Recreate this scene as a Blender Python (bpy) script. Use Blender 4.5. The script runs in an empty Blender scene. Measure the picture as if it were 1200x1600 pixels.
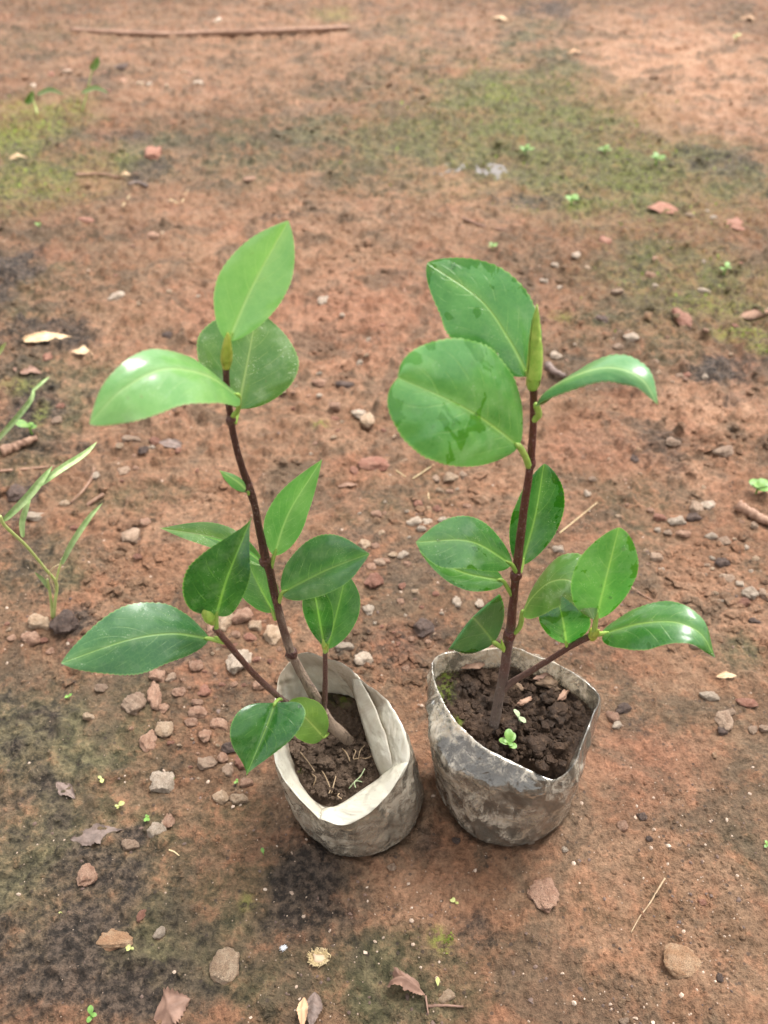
import bpy, bmesh, math, random
import numpy as np
from mathutils import Vector, Quaternion, Matrix, noise as mnoise
rnd = random.Random(11)
R = math.radians
scene = bpy.context.scene
C = scene.collection

# ------------------------------------------------------------------ camera
W_PX, H_PX = 1200.0, 1600.0
FOV, PITCH, CAM_H = 58.0, 42.0, 0.55
F_PX = 800.0 / math.tan(R(FOV / 2))
cam_d = bpy.data.cameras.new('camera'); cam = bpy.data.objects.new('camera', cam_d); C.objects.link(cam)
cam.location = (0, 0, CAM_H); cam.rotation_euler = (R(90 - PITCH), 0, 0)
cam_d.sensor_fit = 'VERTICAL'; cam_d.sensor_height = 36; cam_d.sensor_width = 27
cam_d.angle_y = R(FOV) if hasattr(cam_d, 'angle_y') else 0
cam_d.lens = 18.0 / math.tan(R(FOV / 2))
cam_d.clip_start = 0.01; cam_d.clip_end = 500
cam_d.dof.use_dof = True; cam_d.dof.focus_distance = 0.52; cam_d.dof.aperture_fstop = 9.0
scene.camera = cam

# ------------------------------------------------------------------ sky, sun, exposure (bright overcast)
SUN_EL, SUN_AZ = 62.0, 40.0        # azimuth clockwise from +Y (behind the plants, to the right)
world = bpy.data.worlds.new('World'); scene.world = world; world.use_nodes = True
wn = world.node_tree.nodes; wl = world.node_tree.links; wn.clear()
sky = wn.new('ShaderNodeTexSky'); sky.sky_type = 'NISHITA'; sky.sun_disc = False
sky.sun_elevation = R(SUN_EL); sky.sun_rotation = R(SUN_AZ); sky.air_density = 1.2; sky.dust_density = 3.0; sky.ozone_density = 1.0
hs = wn.new('ShaderNodeHueSaturation'); hs.inputs['Saturation'].default_value = 0.12
bg = wn.new('ShaderNodeBackground'); bg.inputs['Strength'].default_value = 0.125
wo = wn.new('ShaderNodeOutputWorld')
wl.new(sky.outputs[0], hs.inputs['Color']); wl.new(hs.outputs[0], bg.inputs['Color']); wl.new(bg.outputs[0], wo.inputs['Surface'])
sun_d = bpy.data.lights.new('sun', 'SUN'); sun = bpy.data.objects.new('sun', sun_d); C.objects.link(sun)
sun_d.energy = 1.5; sun_d.angle = R(28); sun_d.color = (1.0, 0.975, 0.94)
sv = Vector((math.sin(R(SUN_AZ)) * math.cos(R(SUN_EL)), math.cos(R(SUN_AZ)) * math.cos(R(SUN_EL)), math.sin(R(SUN_EL))))
sun.rotation_euler = sv.to_track_quat('Z', 'Y').to_euler(); sun.location = sv * 5
scene.view_settings.view_transform = 'Standard'; scene.view_settings.look = 'None'
scene.view_settings.exposure = 1.66; scene.view_settings.gamma = 1.0; scene.view_settings.use_curve_mapping = False

# ------------------------------------------------------------------ photo pixel -> point in the place
_cp, _sp = math.cos(R(PITCH)), math.sin(R(PITCH))
def ray(px, py):
    a = (px - 600) / F_PX; b = -(py - 800) / F_PX
    return Vector((a, b * _sp + _cp, b * _cp - _sp))
def P(px, py, Y):
    d = ray(px, py); return Vector((0, 0, CAM_H)) + d * (Y / d.y)
def at(px, py, z=0.0):
    d = ray(px, py); return Vector((0, 0, CAM_H)) + d * ((z - CAM_H) / d.z)
def mpp(p):                                   # metres per photo pixel at a point
    v = p - Vector((0, 0, CAM_H)); return (v.y * _cp - v.z * _sp) / F_PX

# ------------------------------------------------------------------ noise
def perlin(x, y, seed=0):
    x = np.asarray(x, dtype=np.float64); y = np.asarray(y, dtype=np.float64)
    xi = np.floor(x).astype(np.int64); yi = np.floor(y).astype(np.int64)
    xf = x - xi; yf = y - yi
    u = xf * xf * xf * (xf * (xf * 6 - 15) + 10); v = yf * yf * yf * (yf * (yf * 6 - 15) + 10)
    def g(ix, iy, fx, fy):
        h = (ix * 374761393 + iy * 668265263 + seed * 1442695041) & 0xffffffff
        h = ((h ^ (h >> 13)) * 1274126177) & 0xffffffff
        h = h ^ (h >> 16)
        a = (h & 0xffff) * (2 * math.pi / 65536.0)
        return np.cos(a) * fx + np.sin(a) * fy
    n00 = g(xi, yi, xf, yf); n10 = g(xi + 1, yi, xf - 1, yf); n01 = g(xi, yi + 1, xf, yf - 1); n11 = g(xi + 1, yi + 1, xf - 1, yf - 1)
    return 1.41 * ((n00 * (1 - u) + n10 * u) * (1 - v) + (n01 * (1 - u) + n11 * u) * v)
def fbm(x, y, s, octv=4, seed=0, gain=0.5):
    o = 0; a = 1; t = 0
    for k in range(octv):
        o = o + a * perlin(x * s, y * s, seed + k * 17); t += a; a *= gain; s *= 2.03
    return o / t
def sstep(a, b, x):
    t = np.clip((x - a) / (b - a), 0, 1); return t * t * (3 - 2 * t)

BAGS = [(-0.0165, 0.3265), (0.0800, 0.3330)]
def ground_h(x, y):
    x = np.asarray(x, dtype=np.float64); y = np.asarray(y, dtype=np.float64)
    near = np.ones_like(x)
    for bx_, by_ in BAGS:
        d = np.hypot(x - bx_, y - by_); near = np.minimum(near, sstep(0.035, 0.085, d))
    rough = 0.25 + 0.75 * sstep(0.42, 0.75, y + 0.25 * fbm(x, y, 2.5, 2, 5)) + 0.35 * sstep(0.05, -0.25, x) * sstep(0.5, 0.3, y)
    h = 0.010 * fbm(x, y, 1.7, 2, 1) * sstep(0.3, 1.0, y) + 0.0035 * fbm(x, y, 9, 3, 2)
    cl = np.abs(fbm(x, y, 42, 3, 3)); h = h + rough * 0.0075 * sstep(0.10, 0.55, cl)
    c2 = fbm(x, y, 85, 3, 8); h = h + rough * 0.0042 * sstep(0.05, 0.5, c2)
    h = h - 0.0035 * sstep(0.28, 0.6, fbm(x, y, 24, 2, 13)) * rough
    h = h + 0.0009 * fbm(x, y, 210, 3, 4)
    h = h * near * sstep(30, 8, np.hypot(x, y))
    for bx_, by_ in BAGS:                                # loose earth pressed up around each bag
        d = np.hypot(x - bx_, y - by_); h = h + 0.0042 * np.exp(-((d - 0.0465) / 0.0055) ** 2) * (0.45 + 0.9 * sstep(-0.3, 0.4, fbm(x, y, 60, 3, 111)))
    return h
def gh(x, y): return float(ground_h(np.array([x]), np.array([y]))[0])
def on_ground(px, py, lift=0.0):
    p = at(px, py, 0.0)
    for _ in range(3): p = at(px, py, gh(p.x, p.y) + lift)
    return p

# ------------------------------------------------------------------ object helpers
def tag(o, label=None, cat=None, group=None, kind=None):
    if label: o['label'] = label
    if cat: o['category'] = cat
    if group: o['group'] = group
    if kind: o['kind'] = kind
    return o
def empty(name, loc, label, cat, group=None):
    o = bpy.data.objects.new(name, None); o.empty_display_size = 0.02; C.objects.link(o); o.location = loc
    return tag(o, label, cat, group)
def root_of(o):
    while o.parent: o = o.parent
    return o
def obj(name, verts, faces, mat, parent=None, smooth=True, origin=None, attrs=None, mats=None, midx=None):
    """verts in world space; parts are stored relative to their thing's origin"""
    if parent is not None: org = Vector(root_of(parent).location)
    else: org = Vector(origin) if origin is not None else Vector((0, 0, 0))
    m = bpy.data.meshes.new(name)
    m.from_pydata([tuple(Vector(v) - org) for v in verts], [], faces)
    if mats:
        for q in mats: m.materials.append(q)
        if midx is not None: m.polygons.foreach_set('material_index', midx)
    else: m.materials.append(mat)
    if smooth: m.polygons.foreach_set('use_smooth', [True] * len(m.polygons))
    if attrs:
        for k, vals in attrs.items():
            a = m.attributes.new(k, 'FLOAT', 'POINT'); a.data.foreach_set('value', vals)
    m.update()
    o = bpy.data.objects.new(name, m); C.objects.link(o)
    if parent is not None: o.parent = parent
    else: o.location = org
    return o
def catmull(pts, n, closed=False):
    pts = [np.array(p, dtype=float) for p in pts]; out = []
    k = len(pts)
    def get(i):
        if closed: return pts[i % k]
        return pts[min(max(i, 0), k - 1)] if 0 <= i < k else (2 * pts[0] - pts[1] if i < 0 else 2 * pts[-1] - pts[-2])
    segs = k if closed else k - 1
    for j in range(n):
        u = j / (n if closed else n - 1) * segs; i = min(int(u), segs - 1); t = u - i
        p0, p1, p2, p3 = get(i - 1), get(i), get(i + 1), get(i + 2)
        out.append(0.5 * ((2 * p1) + (-p0 + p2) * t + (2 * p0 - 5 * p1 + 4 * p2 - p3) * t * t + (-p0 + 3 * p1 - 3 * p2 + p3) * t ** 3))
    return out
def tube_geo(path, radii, n=24, seg=10, rough=0.0, seed=0, cap=True):
    """path: list of 3-D points, radii list of same length; returns verts, faces, t-attr"""
    pr = catmull([tuple(p) + (r,) for p, r in zip(path, radii)], n)
    V = []; Fc = []; T = []
    prev = None
    for i, q in enumerate(pr):
        p = Vector(q[:3]); r = max(q[3], 1e-5)
        a = Vector(pr[max(i - 1, 0)][:3]); b = Vector(pr[min(i + 1, n - 1)][:3]); tg = (b - a).normalized()
        if prev is None:
            s = tg.cross(Vector((0.3, 0.9, 0.2))).normalized()
        else: s = (prev - tg * prev.dot(tg)).normalized()
        prev = s; w = tg.cross(s)
        for j in range(seg):
            an = 2 * math.pi * j / seg
            rr = r * (1 + rough * mnoise.noise(Vector((i * 0.35 + seed, math.cos(an) * 1.3, math.sin(an) * 1.3))))
            V.append(p + (s * math.cos(an) + w * math.sin(an)) * rr); T.append(i / (n - 1))
    for i in range(n - 1):
        for j in range(seg):
            Fc.append((i * seg + j, i * seg + (j + 1) % seg, (i + 1) * seg + (j + 1) % seg, (i + 1) * seg + j))
    if cap:
        Fc.append(tuple(range(seg - 1, -1, -1))); Fc.append(tuple((n - 1) * seg + j for j in range(seg)))
    return V, Fc, T
def tube(name, path, radii, mat, parent=None, n=24, seg=10, rough=0.0, seed=0, origin=None):
    V, Fc, T = tube_geo(path, radii, n, seg, rough, seed)
    return obj(name, V, Fc, mat, parent, origin=origin, attrs={'along': T})

# ------------------------------------------------------------------ material helpers
class NT:
    def __init__(s, name):
        s.m = bpy.data.materials.new(name); s.m.use_nodes = True; s.t = s.m.node_tree; s.n = s.t.nodes; s.l = s.t.links
        s.n.clear(); s.out = s.n.new('ShaderNodeOutputMaterial')
    def link(s, a, b): s.l.new(a, b)
    def val(s, inp, v):
        if isinstance(v, bpy.types.NodeSocket): s.l.new(v, inp)
        elif isinstance(v, (tuple, list)) and len(v) == 3 and inp.type == 'RGBA': inp.default_value = (*v, 1)
        else: inp.default_value = v
    def attr(s, name):
        a = s.n.new('ShaderNodeAttribute'); a.attribute_name = name; return a.outputs['Fac']
    def obco(s): return s.n.new('ShaderNodeTexCoord').outputs['Object']
    def rand(s): return s.n.new('ShaderNodeObjectInfo').outputs['Random']
    def noise(s, vec, scale, detail=3, rough=0.55, dist=0.0):
        q = s.n.new('ShaderNodeTexNoise'); s.val(q.inputs['Vector'], vec); q.inputs['Scale'].default_value = scale
        q.inputs['Detail'].default_value = detail; q.inputs['Roughness'].default_value = rough; q.inputs['Distortion'].default_value = dist
        return q.outputs['Fac']
    def voro(s, vec, scale, feat='F1', out='Distance'):
        q = s.n.new('ShaderNodeTexVoronoi'); q.feature = feat; s.val(q.inputs['Vector'], vec); q.inputs['Scale'].default_value = scale
        return q.outputs[out]
    def math(s, op, a, b=0.0, c=0.0, clamp=False):
        q = s.n.new('ShaderNodeMath'); q.operation = op; q.use_clamp = clamp
        s.val(q.inputs[0], a); s.val(q.inputs[1], b)
        if op in ('MULTIPLY_ADD', 'SMOOTH_MIN', 'SMOOTH_MAX'): s.val(q.inputs[2], c)
        return q.outputs[0]
    def rng(s, v, a, b, c=0.0, d=1.0, smooth=True):
        q = s.n.new('ShaderNodeMapRange'); q.interpolation_type = 'SMOOTHSTEP' if smooth else 'LINEAR'
        s.val(q.inputs['Value'], v)
        for k, x in zip(('From Min', 'From Max', 'To Min', 'To Max'), (a, b, c, d)): s.val(q.inputs[k], x)
        return q.outputs['Result']
    def mix(s, f, a, b, blend='MIX'):
        q = s.n.new('ShaderNodeMix'); q.data_type = 'RGBA'; q.blend_type = blend
        s.val(q.inputs[0], f); s.val(q.inputs[6], a); s.val(q.inputs[7], b); return q.outputs[2]
    def scalevec(s, vec, sc):
        q = s.n.new('ShaderNodeMapping'); s.val(q.inputs['Vector'], vec); q.inputs['Scale'].default_value = sc; return q.outputs[0]
    def comb(s, x, y, z=0.0):
        q = s.n.new('ShaderNodeCombineXYZ'); s.val(q.inputs[0], x); s.val(q.inputs[1], y); s.val(q.inputs[2], z); return q.outputs[0]
    def bump(s, h, strength, dist, normal=None):
        q = s.n.new('ShaderNodeBump'); q.inputs['Strength'].default_value = strength; q.inputs['Distance'].default_value = dist
        s.val(q.inputs['Height'], h)
        if normal is not None: s.link(normal, q.inputs['Normal'])
        return q.outputs[0]
    def bsdf(s, col, rough=0.6, normal=None, spec=0.5, coat=None, sss=None):
        q = s.n.new('ShaderNodeBsdfPrincipled'); s.val(q.inputs['Base Color'], col); s.val(q.inputs['Roughness'], rough)
        s.val(q.inputs['Specular IOR Level'], spec)
        if normal is not None: s.link(normal, q.inputs['Normal'])
        if coat is not None: s.val(q.inputs['Coat Weight'], coat); q.inputs['Coat Roughness'].default_value = 0.10
        return q.outputs[0]
    def done(s, sh): s.link(sh, s.out.inputs['Surface']); return s.m

# ground ---------------------------------------------------------------
def mat_ground():
    t = NT('red_laterite_soil'); v = t.obco()
    big = t.noise(v, 4.5, 5, 0.6, 0.3); mid = t.noise(v, 26, 6, 0.65, 0.4); f2 = t.noise(v, 75, 5, 0.65, 0.3); fine = t.noise(v, 190, 5, 0.7); f4 = t.noise(v, 430, 4, 0.7); grain = t.noise(v, 1000, 3, 0.7)
    c = t.mix(t.rng(big, 0.38, 0.62), (0.096, 0.058, 0.032), (0.190, 0.094, 0.051))
    c = t.mix(t.rng(mid, 0.42, 0.62, 0, 0.65), c, (0.185, 0.115, 0.068))
    c = t.mix(t.math('MULTIPLY', t.rng(f2, 0.50, 0.62), 0.55), c, (0.245, 0.116, 0.062))
    c = t.mix(t.attr('pale'), c, t.mix(t.rng(mid, 0.38, 0.62), (0.300, 0.156, 0.088), (0.395, 0.228, 0.140)))
    c = t.mix(t.math('MULTIPLY', t.attr('red'), 0.8), c, (0.285, 0.105, 0.062))
    tex = t.math('ADD', t.math('MULTIPLY', mid, 0.45), t.math('ADD', t.math('MULTIPLY', f2, 0.30), t.math('MULTIPLY', fine, 0.25)))
    mossc = t.mix(t.rng(f2, 0.38, 0.62), (0.045, 0.045, 0.021), (0.140, 0.122, 0.064))
    ma = t.attr('moss')
    mm = t.rng(t.math('SUBTRACT', tex, t.math('MULTIPLY', ma, 0.38)), 0.42, 0.15)
    c = t.mix(t.math('MULTIPLY', mm, 0.92), c, mossc)
    # thin grey-brown algae film breaking up the bare red earth
    c = t.mix(t.math('MULTIPLY', t.rng(t.noise(v, 15, 6, 0.7, 0.8), 0.48, 0.60), 0.60), c, (0.080, 0.060, 0.038))
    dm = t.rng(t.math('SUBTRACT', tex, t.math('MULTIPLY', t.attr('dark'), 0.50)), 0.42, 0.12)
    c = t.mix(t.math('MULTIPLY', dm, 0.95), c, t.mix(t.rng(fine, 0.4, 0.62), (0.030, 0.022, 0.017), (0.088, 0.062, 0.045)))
    gm = t.math('MULTIPLY', t.attr('green'), t.rng(fine, 0.40, 0.56))
    c = t.mix(gm, c, t.mix(grain, (0.085, 0.115, 0.018), (0.215, 0.225, 0.040)))
    g = t.math('ADD', t.rng(fine, 0.30, 0.70, 0.55, 1.42, False), t.rng(f4, 0.25, 0.75, -0.38, 0.38, False))
    g = t.math('ADD', g, t.rng(grain, 0.25, 0.75, -0.22, 0.22, False))
    g = t.math('ADD', t.math('MULTIPLY', g, t.rng(t.attr('pale'), 0, 1, 1.0, 0.55, False)), t.rng(t.attr('pale'), 0, 1, 0.0, 0.45, False))
    c = t.mix(1.0, c, t.comb(g, g, g), 'MULTIPLY')
    sp = t.voro(v, 260, 'F1', 'Distance'); spc = t.voro(v, 260, 'F1', 'Color')
    speck = t.math('MULTIPLY', t.rng(sp, 0.17, 0.10), t.rng(spc, 0.72, 0.78))
    c = t.mix(t.math('MULTIPLY', speck, 0.75), c, (0.40, 0.29, 0.21))
    sp2 = t.voro(v, 190, 'F1', 'Distance'); sc2 = t.voro(v, 190, 'F1', 'Color')
    c = t.mix(t.math('MULTIPLY', t.math('MULTIPLY', t.rng(sp2, 0.26, 0.18), t.rng(sc2, 0.30, 0.26)), 0.7), c, (0.050, 0.036, 0.029))
    h = t.math('ADD', t.math('MULTIPLY', fine, 0.8), t.math('ADD', t.math('MULTIPLY', f4, 0.40), t.math('MULTIPLY', grain, 0.16)))
    h = t.math('ADD', h, t.math('ADD', t.math('MULTIPLY', f2, 0.9), t.math('MULTIPLY', speck, 0.25)))
    nrm = t.bump(h, 1.0, 0.0046)
    wet = t.math('ADD', t.math('MULTIPLY', t.attr('dark'), 0.5), t.math('MULTIPLY', t.rng(big, 0.4, 0.7), 0.35), clamp=True)
    rough = t.rng(wet, 0, 1, 0.80, 0.55, False)
    return t.done(t.bsdf(c, rough, nrm, 0.22))

def mat_stone(name, c0, c1, c2, porous=0.5):
    t = NT(name); v = t.obco(); rd = t.rand()
    off = t.n.new('ShaderNodeVectorMath'); off.operation = 'ADD'; t.link(v, off.inputs[0]); t.link(t.comb(t.math('MULTIPLY', rd, 37), t.math('MULTIPLY', rd, 91), 3.0), off.inputs[1])
    v = off.outputs[0]
    a = t.noise(v, 1.4, 4, 0.6); b = t.noise(v, 5, 4, 0.65); g = t.noise(v, 16, 3, 0.7)
    c = t.mix(t.rng(a, 0.35, 0.65), c0, c1); c = t.mix(t.math('MULTIPLY', t.rng(b, 0.52, 0.72), 0.8), c, c2)
    k = t.math('ADD', t.math('ADD', t.rng(g, 0.3, 0.7, -0.36, 0.36, False), t.rng(t.noise(v, 34, 2, 0.7), 0.3, 0.7, -0.18, 0.18, False)), t.rng(rd, 0, 1, 0.80, 1.18, False))
    c = t.mix(1.0, c, t.comb(k, k, k), 'MULTIPLY')
    # red earth sticking to the lower half
    sx = t.n.new('ShaderNodeSeparateXYZ'); t.link(t.obco(), sx.inputs[0])
    c = t.mix(t.rng(t.math('ADD', sx.outputs['Z'], t.math('MULTIPLY', b, 0.9)), 0.50, -0.05, 0, 0.75), c, (0.27, 0.130, 0.074))
    h = t.math('SUBTRACT', t.math('ADD', b, t.math('MULTIPLY', g, 0.9)), t.math('MULTIPLY', t.rng(t.voro(v, 7), 0.30, 0.05), porous))
    return t.done(t.bsdf(c, 0.72, t.bump(h, 1.0, 0.0030), 0.30))

def mat_soil(name, c0, c1, c2):
    t = NT(name); v = t.obco()
    a = t.noise(v, 45, 5, 0.65); b = t.noise(v, 240, 5, 0.7); g = t.noise(v, 900, 3, 0.7)
    c = t.mix(t.rng(a, 0.35, 0.65), c0, c1); c = t.mix(t.math('MULTIPLY', t.rng(b, 0.5, 0.72), 0.7), c, c2)
    k = t.rng(g, 0.25, 0.75, 0.6, 1.4, False); c = t.mix(1.0, c, t.comb(k, k, k), 'MULTIPLY')
    gm = t.math('MULTIPLY', t.attr('green'), t.rng(b, 0.42, 0.58)); c = t.mix(gm, c, (0.085, 0.105, 0.015))
    pm = t.math('MULTIPLY', t.attr('pale'), t.rng(b, 0.45, 0.6)); c = t.mix(pm, c, (0.20, 0.14, 0.085))
    nrm = t.bump(t.math('ADD', b, t.math('MULTIPLY', g, 0.4)), 0.9, 0.002)
    return t.done(t.bsdf(c, t.rng(a, 0.3, 0.7, 0.55, 0.8, False), nrm, 0.2))

def mat_leaf(name, dark, light, vein, wet=0.0, dust=0.15, rough=0.36, coat=0.0):
    t = NT(name); v = t.obco(); ta = t.attr('lt'); sa = t.attr('ls'); da = t.attr('ld'); rd = t.rand()
    asb = t.math('ABSOLUTE', sa)
    n1 = t.noise(v, 60, 4, 0.55); n2 = t.noise(v, 400, 3, 0.6)
    c = t.mix(t.rng(n1, 0.35, 0.68), dark, light)
    k = t.rng(rd, 0, 1, 0.80, 1.20, False); c = t.mix(1.0, c, t.comb(t.math('MULTIPLY', k, t.rng(rd, 0, 1, 0.85, 1.2, False)), k, k), 'MULTIPLY')
    # side veins
    ph = t.math('MULTIPLY_ADD', ta, 7.5, t.math('MULTIPLY', t.math('POWER', asb, 1.25), -2.6))
    ph = t.math('ADD', ph, t.math('MULTIPLY_ADD', t.noise(v, 70, 2), 0.35, t.rng(sa, -0.01, 0.01, 0.0, 0.45)))
    fr = t.math('ABSOLUTE', t.math('SUBTRACT', t.math('FRACT', ph), 0.5))
    lv = t.math('MULTIPLY', t.rng(fr, 0.045, 0.0), t.rng(asb, 0.95, 0.55))
    lv = t.math('MULTIPLY', lv, t.rng(t.noise(v, 130, 2), 0.38, 0.6))
    c = t.mix(t.math('MULTIPLY', lv, 0.55), c, vein)
    net = t.voro(t.scalevec(v, (1, 1, 1)), 420, 'DISTANCE_TO_EDGE')
    c = t.mix(t.math('MULTIPLY', t.rng(net, 0.08, 0.0), 0.10), c, vein)
    # midrib
    wid = t.rng(ta, 0.0, 1.0, 0.00105, 0.00030, False)
    mr = t.rng(da, wid, t.math('MULTIPLY', wid, 0.35))
    halo = t.rng(da, 0.004, 0.0, 0.0, 0.22)
    c = t.mix(halo, c, vein); c = t.mix(t.math('MULTIPLY', mr, 0.75), c, vein)
    c = t.mix(t.rng(asb, 0.955, 0.995, 0, 0.55), c, vein)
    # dust specks
    dd = t.math('MULTIPLY', t.rng(t.noise(v, 1500, 2, 0.6), 0.62, 0.70), t.rng(t.noise(v, 120, 3), 0.50, 0.62))
    c = t.mix(t.math('MULTIPLY', dd, dust * 2.2, clamp=True), c, (0.50, 0.55, 0.42))
    bl = t.math('MULTIPLY', t.rng(t.noise(v, 300, 3, 0.6, 0.5), 0.70, 0.76), t.rng(t.noise(v, 45, 2), 0.5, 0.6))
    c = t.mix(t.math('MULTIPLY', bl, 0.7), c, (0.16, 0.11, 0.045))
    yl = t.math('MULTIPLY', t.rng(t.noise(v, 33, 3, 0.6), 0.52, 0.70), 0.35)
    c = t.mix(yl, c, t.mix(1.0, c, (1.35, 1.15, 0.9), 'MULTIPLY'))
    film = t.math('MULTIPLY', t.rng(t.noise(v, 85, 4, 0.65), 0.50, 0.75), dust * 0.55)
    c = t.mix(film, c, (0.40, 0.45, 0.33))
    r = t.math('ADD', t.rng(n1, 0.3, 0.7, rough - 0.05, rough + 0.08, False), t.math('MULTIPLY', film, 0.6))
    if wet > 0:
        wm = t.rng(t.math('ADD', t.noise(v, 48, 4, 0.55, 0.8), t.rng(asb, 0.5, 1.0, -0.04, 0.06)), 0.645 - 0.08 * wet, 0.657 - 0.08 * wet)
        c = t.mix(wm, c, t.mix(1.0, c, (0.50, 0.72, 0.25), 'MULTIPLY'))
        r = t.mix(wm, r, (0.05, 0.05, 0.05))
        ww = wm
    h = t.math('ADD', t.math('MULTIPLY', lv, -0.5), t.math('MULTIPLY', mr, -1.0))
    h = t.math('ADD', h, t.math('MULTIPLY', t.noise(v, 220, 2), 0.35))
    nrm = t.bump(h, 0.45, 0.0009)
    b = t.bsdf(c, r, nrm, 0.55, 0.40)
    tr = t.n.new('ShaderNodeBsdfTranslucent'); t.link(t.mix(1.0, c, (1.35, 1.8, 0.8), 'MULTIPLY'), tr.inputs['Color'])
    ms = t.n.new('ShaderNodeMixShader'); ms.inputs[0].default_value = 0.30; t.link(b, ms.inputs[1]); t.link(tr.outputs[0], ms.inputs[2])
    return t.done(ms.outputs[0])

def mat_simple(name, c0, c1, rough=0.6, scale=200, bump=0.4, bd=0.0006, spec=0.4, stretch=None):
    t = NT(name); v = t.obco()
    if stretch: v = t.scalevec(v, stretch)
    n = t.noise(v, scale, 4, 0.6); c = t.mix(t.rng(n, 0.3, 0.7), c0, c1)
    k = t.rng(t.rand(), 0, 1, 0.85, 1.15, False); c = t.mix(1.0, c, t.comb(k, k, k), 'MULTIPLY')
    return t.done(t.bsdf(c, rough, t.bump(n, bump, bd), spec))

def mat_bark(name, low, up, a, b):
    t = NT(name); v = t.obco(); al = t.attr('along')
    n = t.noise(t.scalevec(v, (1, 1, 0.22)), 420, 4, 0.65); m = t.noise(v, 60, 4, 0.6)
    f = t.rng(t.math('ADD', al, t.math('MULTIPLY', t.math('SUBTRACT', m, 0.5), 0.45)), a, b)
    c = t.mix(f, low, up)
    c = t.mix(t.math('MULTIPLY', t.rng(n, 0.52, 0.66), 0.75), c, t.mix(f, (0.055, 0.038, 0.028), (0.13, 0.055, 0.038)))
    c = t.mix(t.math('MULTIPLY', t.rng(t.noise(v, 900, 2), 0.64, 0.70), 0.55), c, (0.33, 0.27, 0.22))
    return t.done(t.bsdf(c, t.rng(f, 0, 1, 0.75, 0.38, False), t.bump(t.math('ADD', n, t.math('MULTIPLY', t.noise(v, 700, 3), 0.5)), 0.9, 0.0022), 0.45))

def mat_film(name, clean, haze, mud, clear, collar, soft, bumpd, hlo=0.475):
    """thin polythene: clear where wet soil clings, milky haze, tan mud streaks; 'hv' runs 0 at the ground to 1 at the rim and past it inside"""
    t = NT(name); v = t.obco(); hv = t.attr('hv')
    n1 = t.noise(v, 26, 4, 0.6, 0.6); n2 = t.noise(t.scalevec(v, (1.3, 1.3, 0.6)), 80, 8, 0.70, 1.1); n3 = t.noise(v, 420, 5, 0.75, 0.8); n4 = t.noise(v, 40, 7, 0.70, 0.9)
    body = t.rng(t.math('ADD', hv, t.math('MULTIPLY', t.math('SUBTRACT', n1, 0.5), soft)), collar + 0.03, collar - 0.04)
    hz = t.math('MULTIPLY', t.rng(t.math('ADD', t.math('ADD', t.math('MULTIPLY', n2, 0.45), t.math('MULTIPLY', n4, 0.40)), t.math('MULTIPLY', n3, 0.15)), hlo, hlo + 0.10), t.rng(n1, 0.57, 0.46, 0.20, 1.0))
    md = t.math('MULTIPLY', t.rng(t.math('ADD', t.math('MULTIPLY', n4, 0.65), t.math('MULTIPLY', n3, 0.35)), 0.53, 0.60), 0.8)
    cb = t.mix(md, haze, mud)
    cl = t.mix(t.math('MULTIPLY', t.rng(n4, 0.48, 0.62), 0.55), clean, haze)
    cl = t.mix(t.rng(t.math('ADD', hv, t.math('MULTIPLY', n4, 0.25)), 1.28, 1.45, 0, 0.6), cl, mud)
    c = t.mix(body, t.mix(t.math('MULTIPLY', t.rng(n3, 0.57, 0.66), 0.45), cl, mud), cb)
    cover = t.math('MAXIMUM', hz, md)
    tr = t.math('MULTIPLY', body, t.rng(cover, 0, 1, clear, 0.16, False))
    tr = t.math('ADD', tr, 0.05)
    vd = t.voro(t.scalevec(v, (1.0, 1.0, 0.8)), 55, 'DISTANCE_TO_EDGE')
    nrm = t.bump(t.math('ADD', t.noise(v, 30, 3, 0.5, 1.6), t.math('MULTIPLY', t.rng(vd, 0.0, 0.16), 0.10)), 0.8, bumpd)
    p = t.bsdf(c, t.rng(md, 0, 1, 0.17, 0.40, False), nrm, 0.8)
    tl = t.n.new('ShaderNodeBsdfTranslucent'); t.link(c, tl.inputs['Color'])
    m1 = t.n.new('ShaderNodeMixShader'); m1.inputs[0].default_value = 0.38; t.link(p, m1.inputs[1]); t.link(tl.outputs[0], m1.inputs[2])
    # bare film: clear sheet with a glossy skin
    tp = t.n.new('ShaderNodeBsdfTransparent'); tp.inputs['Color'].default_value = (0.93, 0.90, 0.84, 1)
    gl = t.n.new('ShaderNodeBsdfGlossy'); gl.inputs['Roughness'].default_value = 0.10; t.link(nrm, gl.inputs['Normal'])
    fr = t.n.new('ShaderNodeFresnel'); fr.inputs['IOR'].default_value = 1.5; t.link(nrm, fr.inputs['Normal'])
    m0 = t.n.new('ShaderNodeMixShader'); t.link(t.math('MULTIPLY', fr.outputs[0], 2.0, clamp=True), m0.inputs[0]); t.link(tp.outputs[0], m0.inputs[1]); t.link(gl.outputs[0], m0.inputs[2])
    m2 = t.n.new('ShaderNodeMixShader'); t.link(tr, m2.inputs[0]); t.link(m1.outputs[0], m2.inputs[1]); t.link(m0.outputs[0], m2.inputs[2])
    return t.done(m2.outputs[0])

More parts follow.
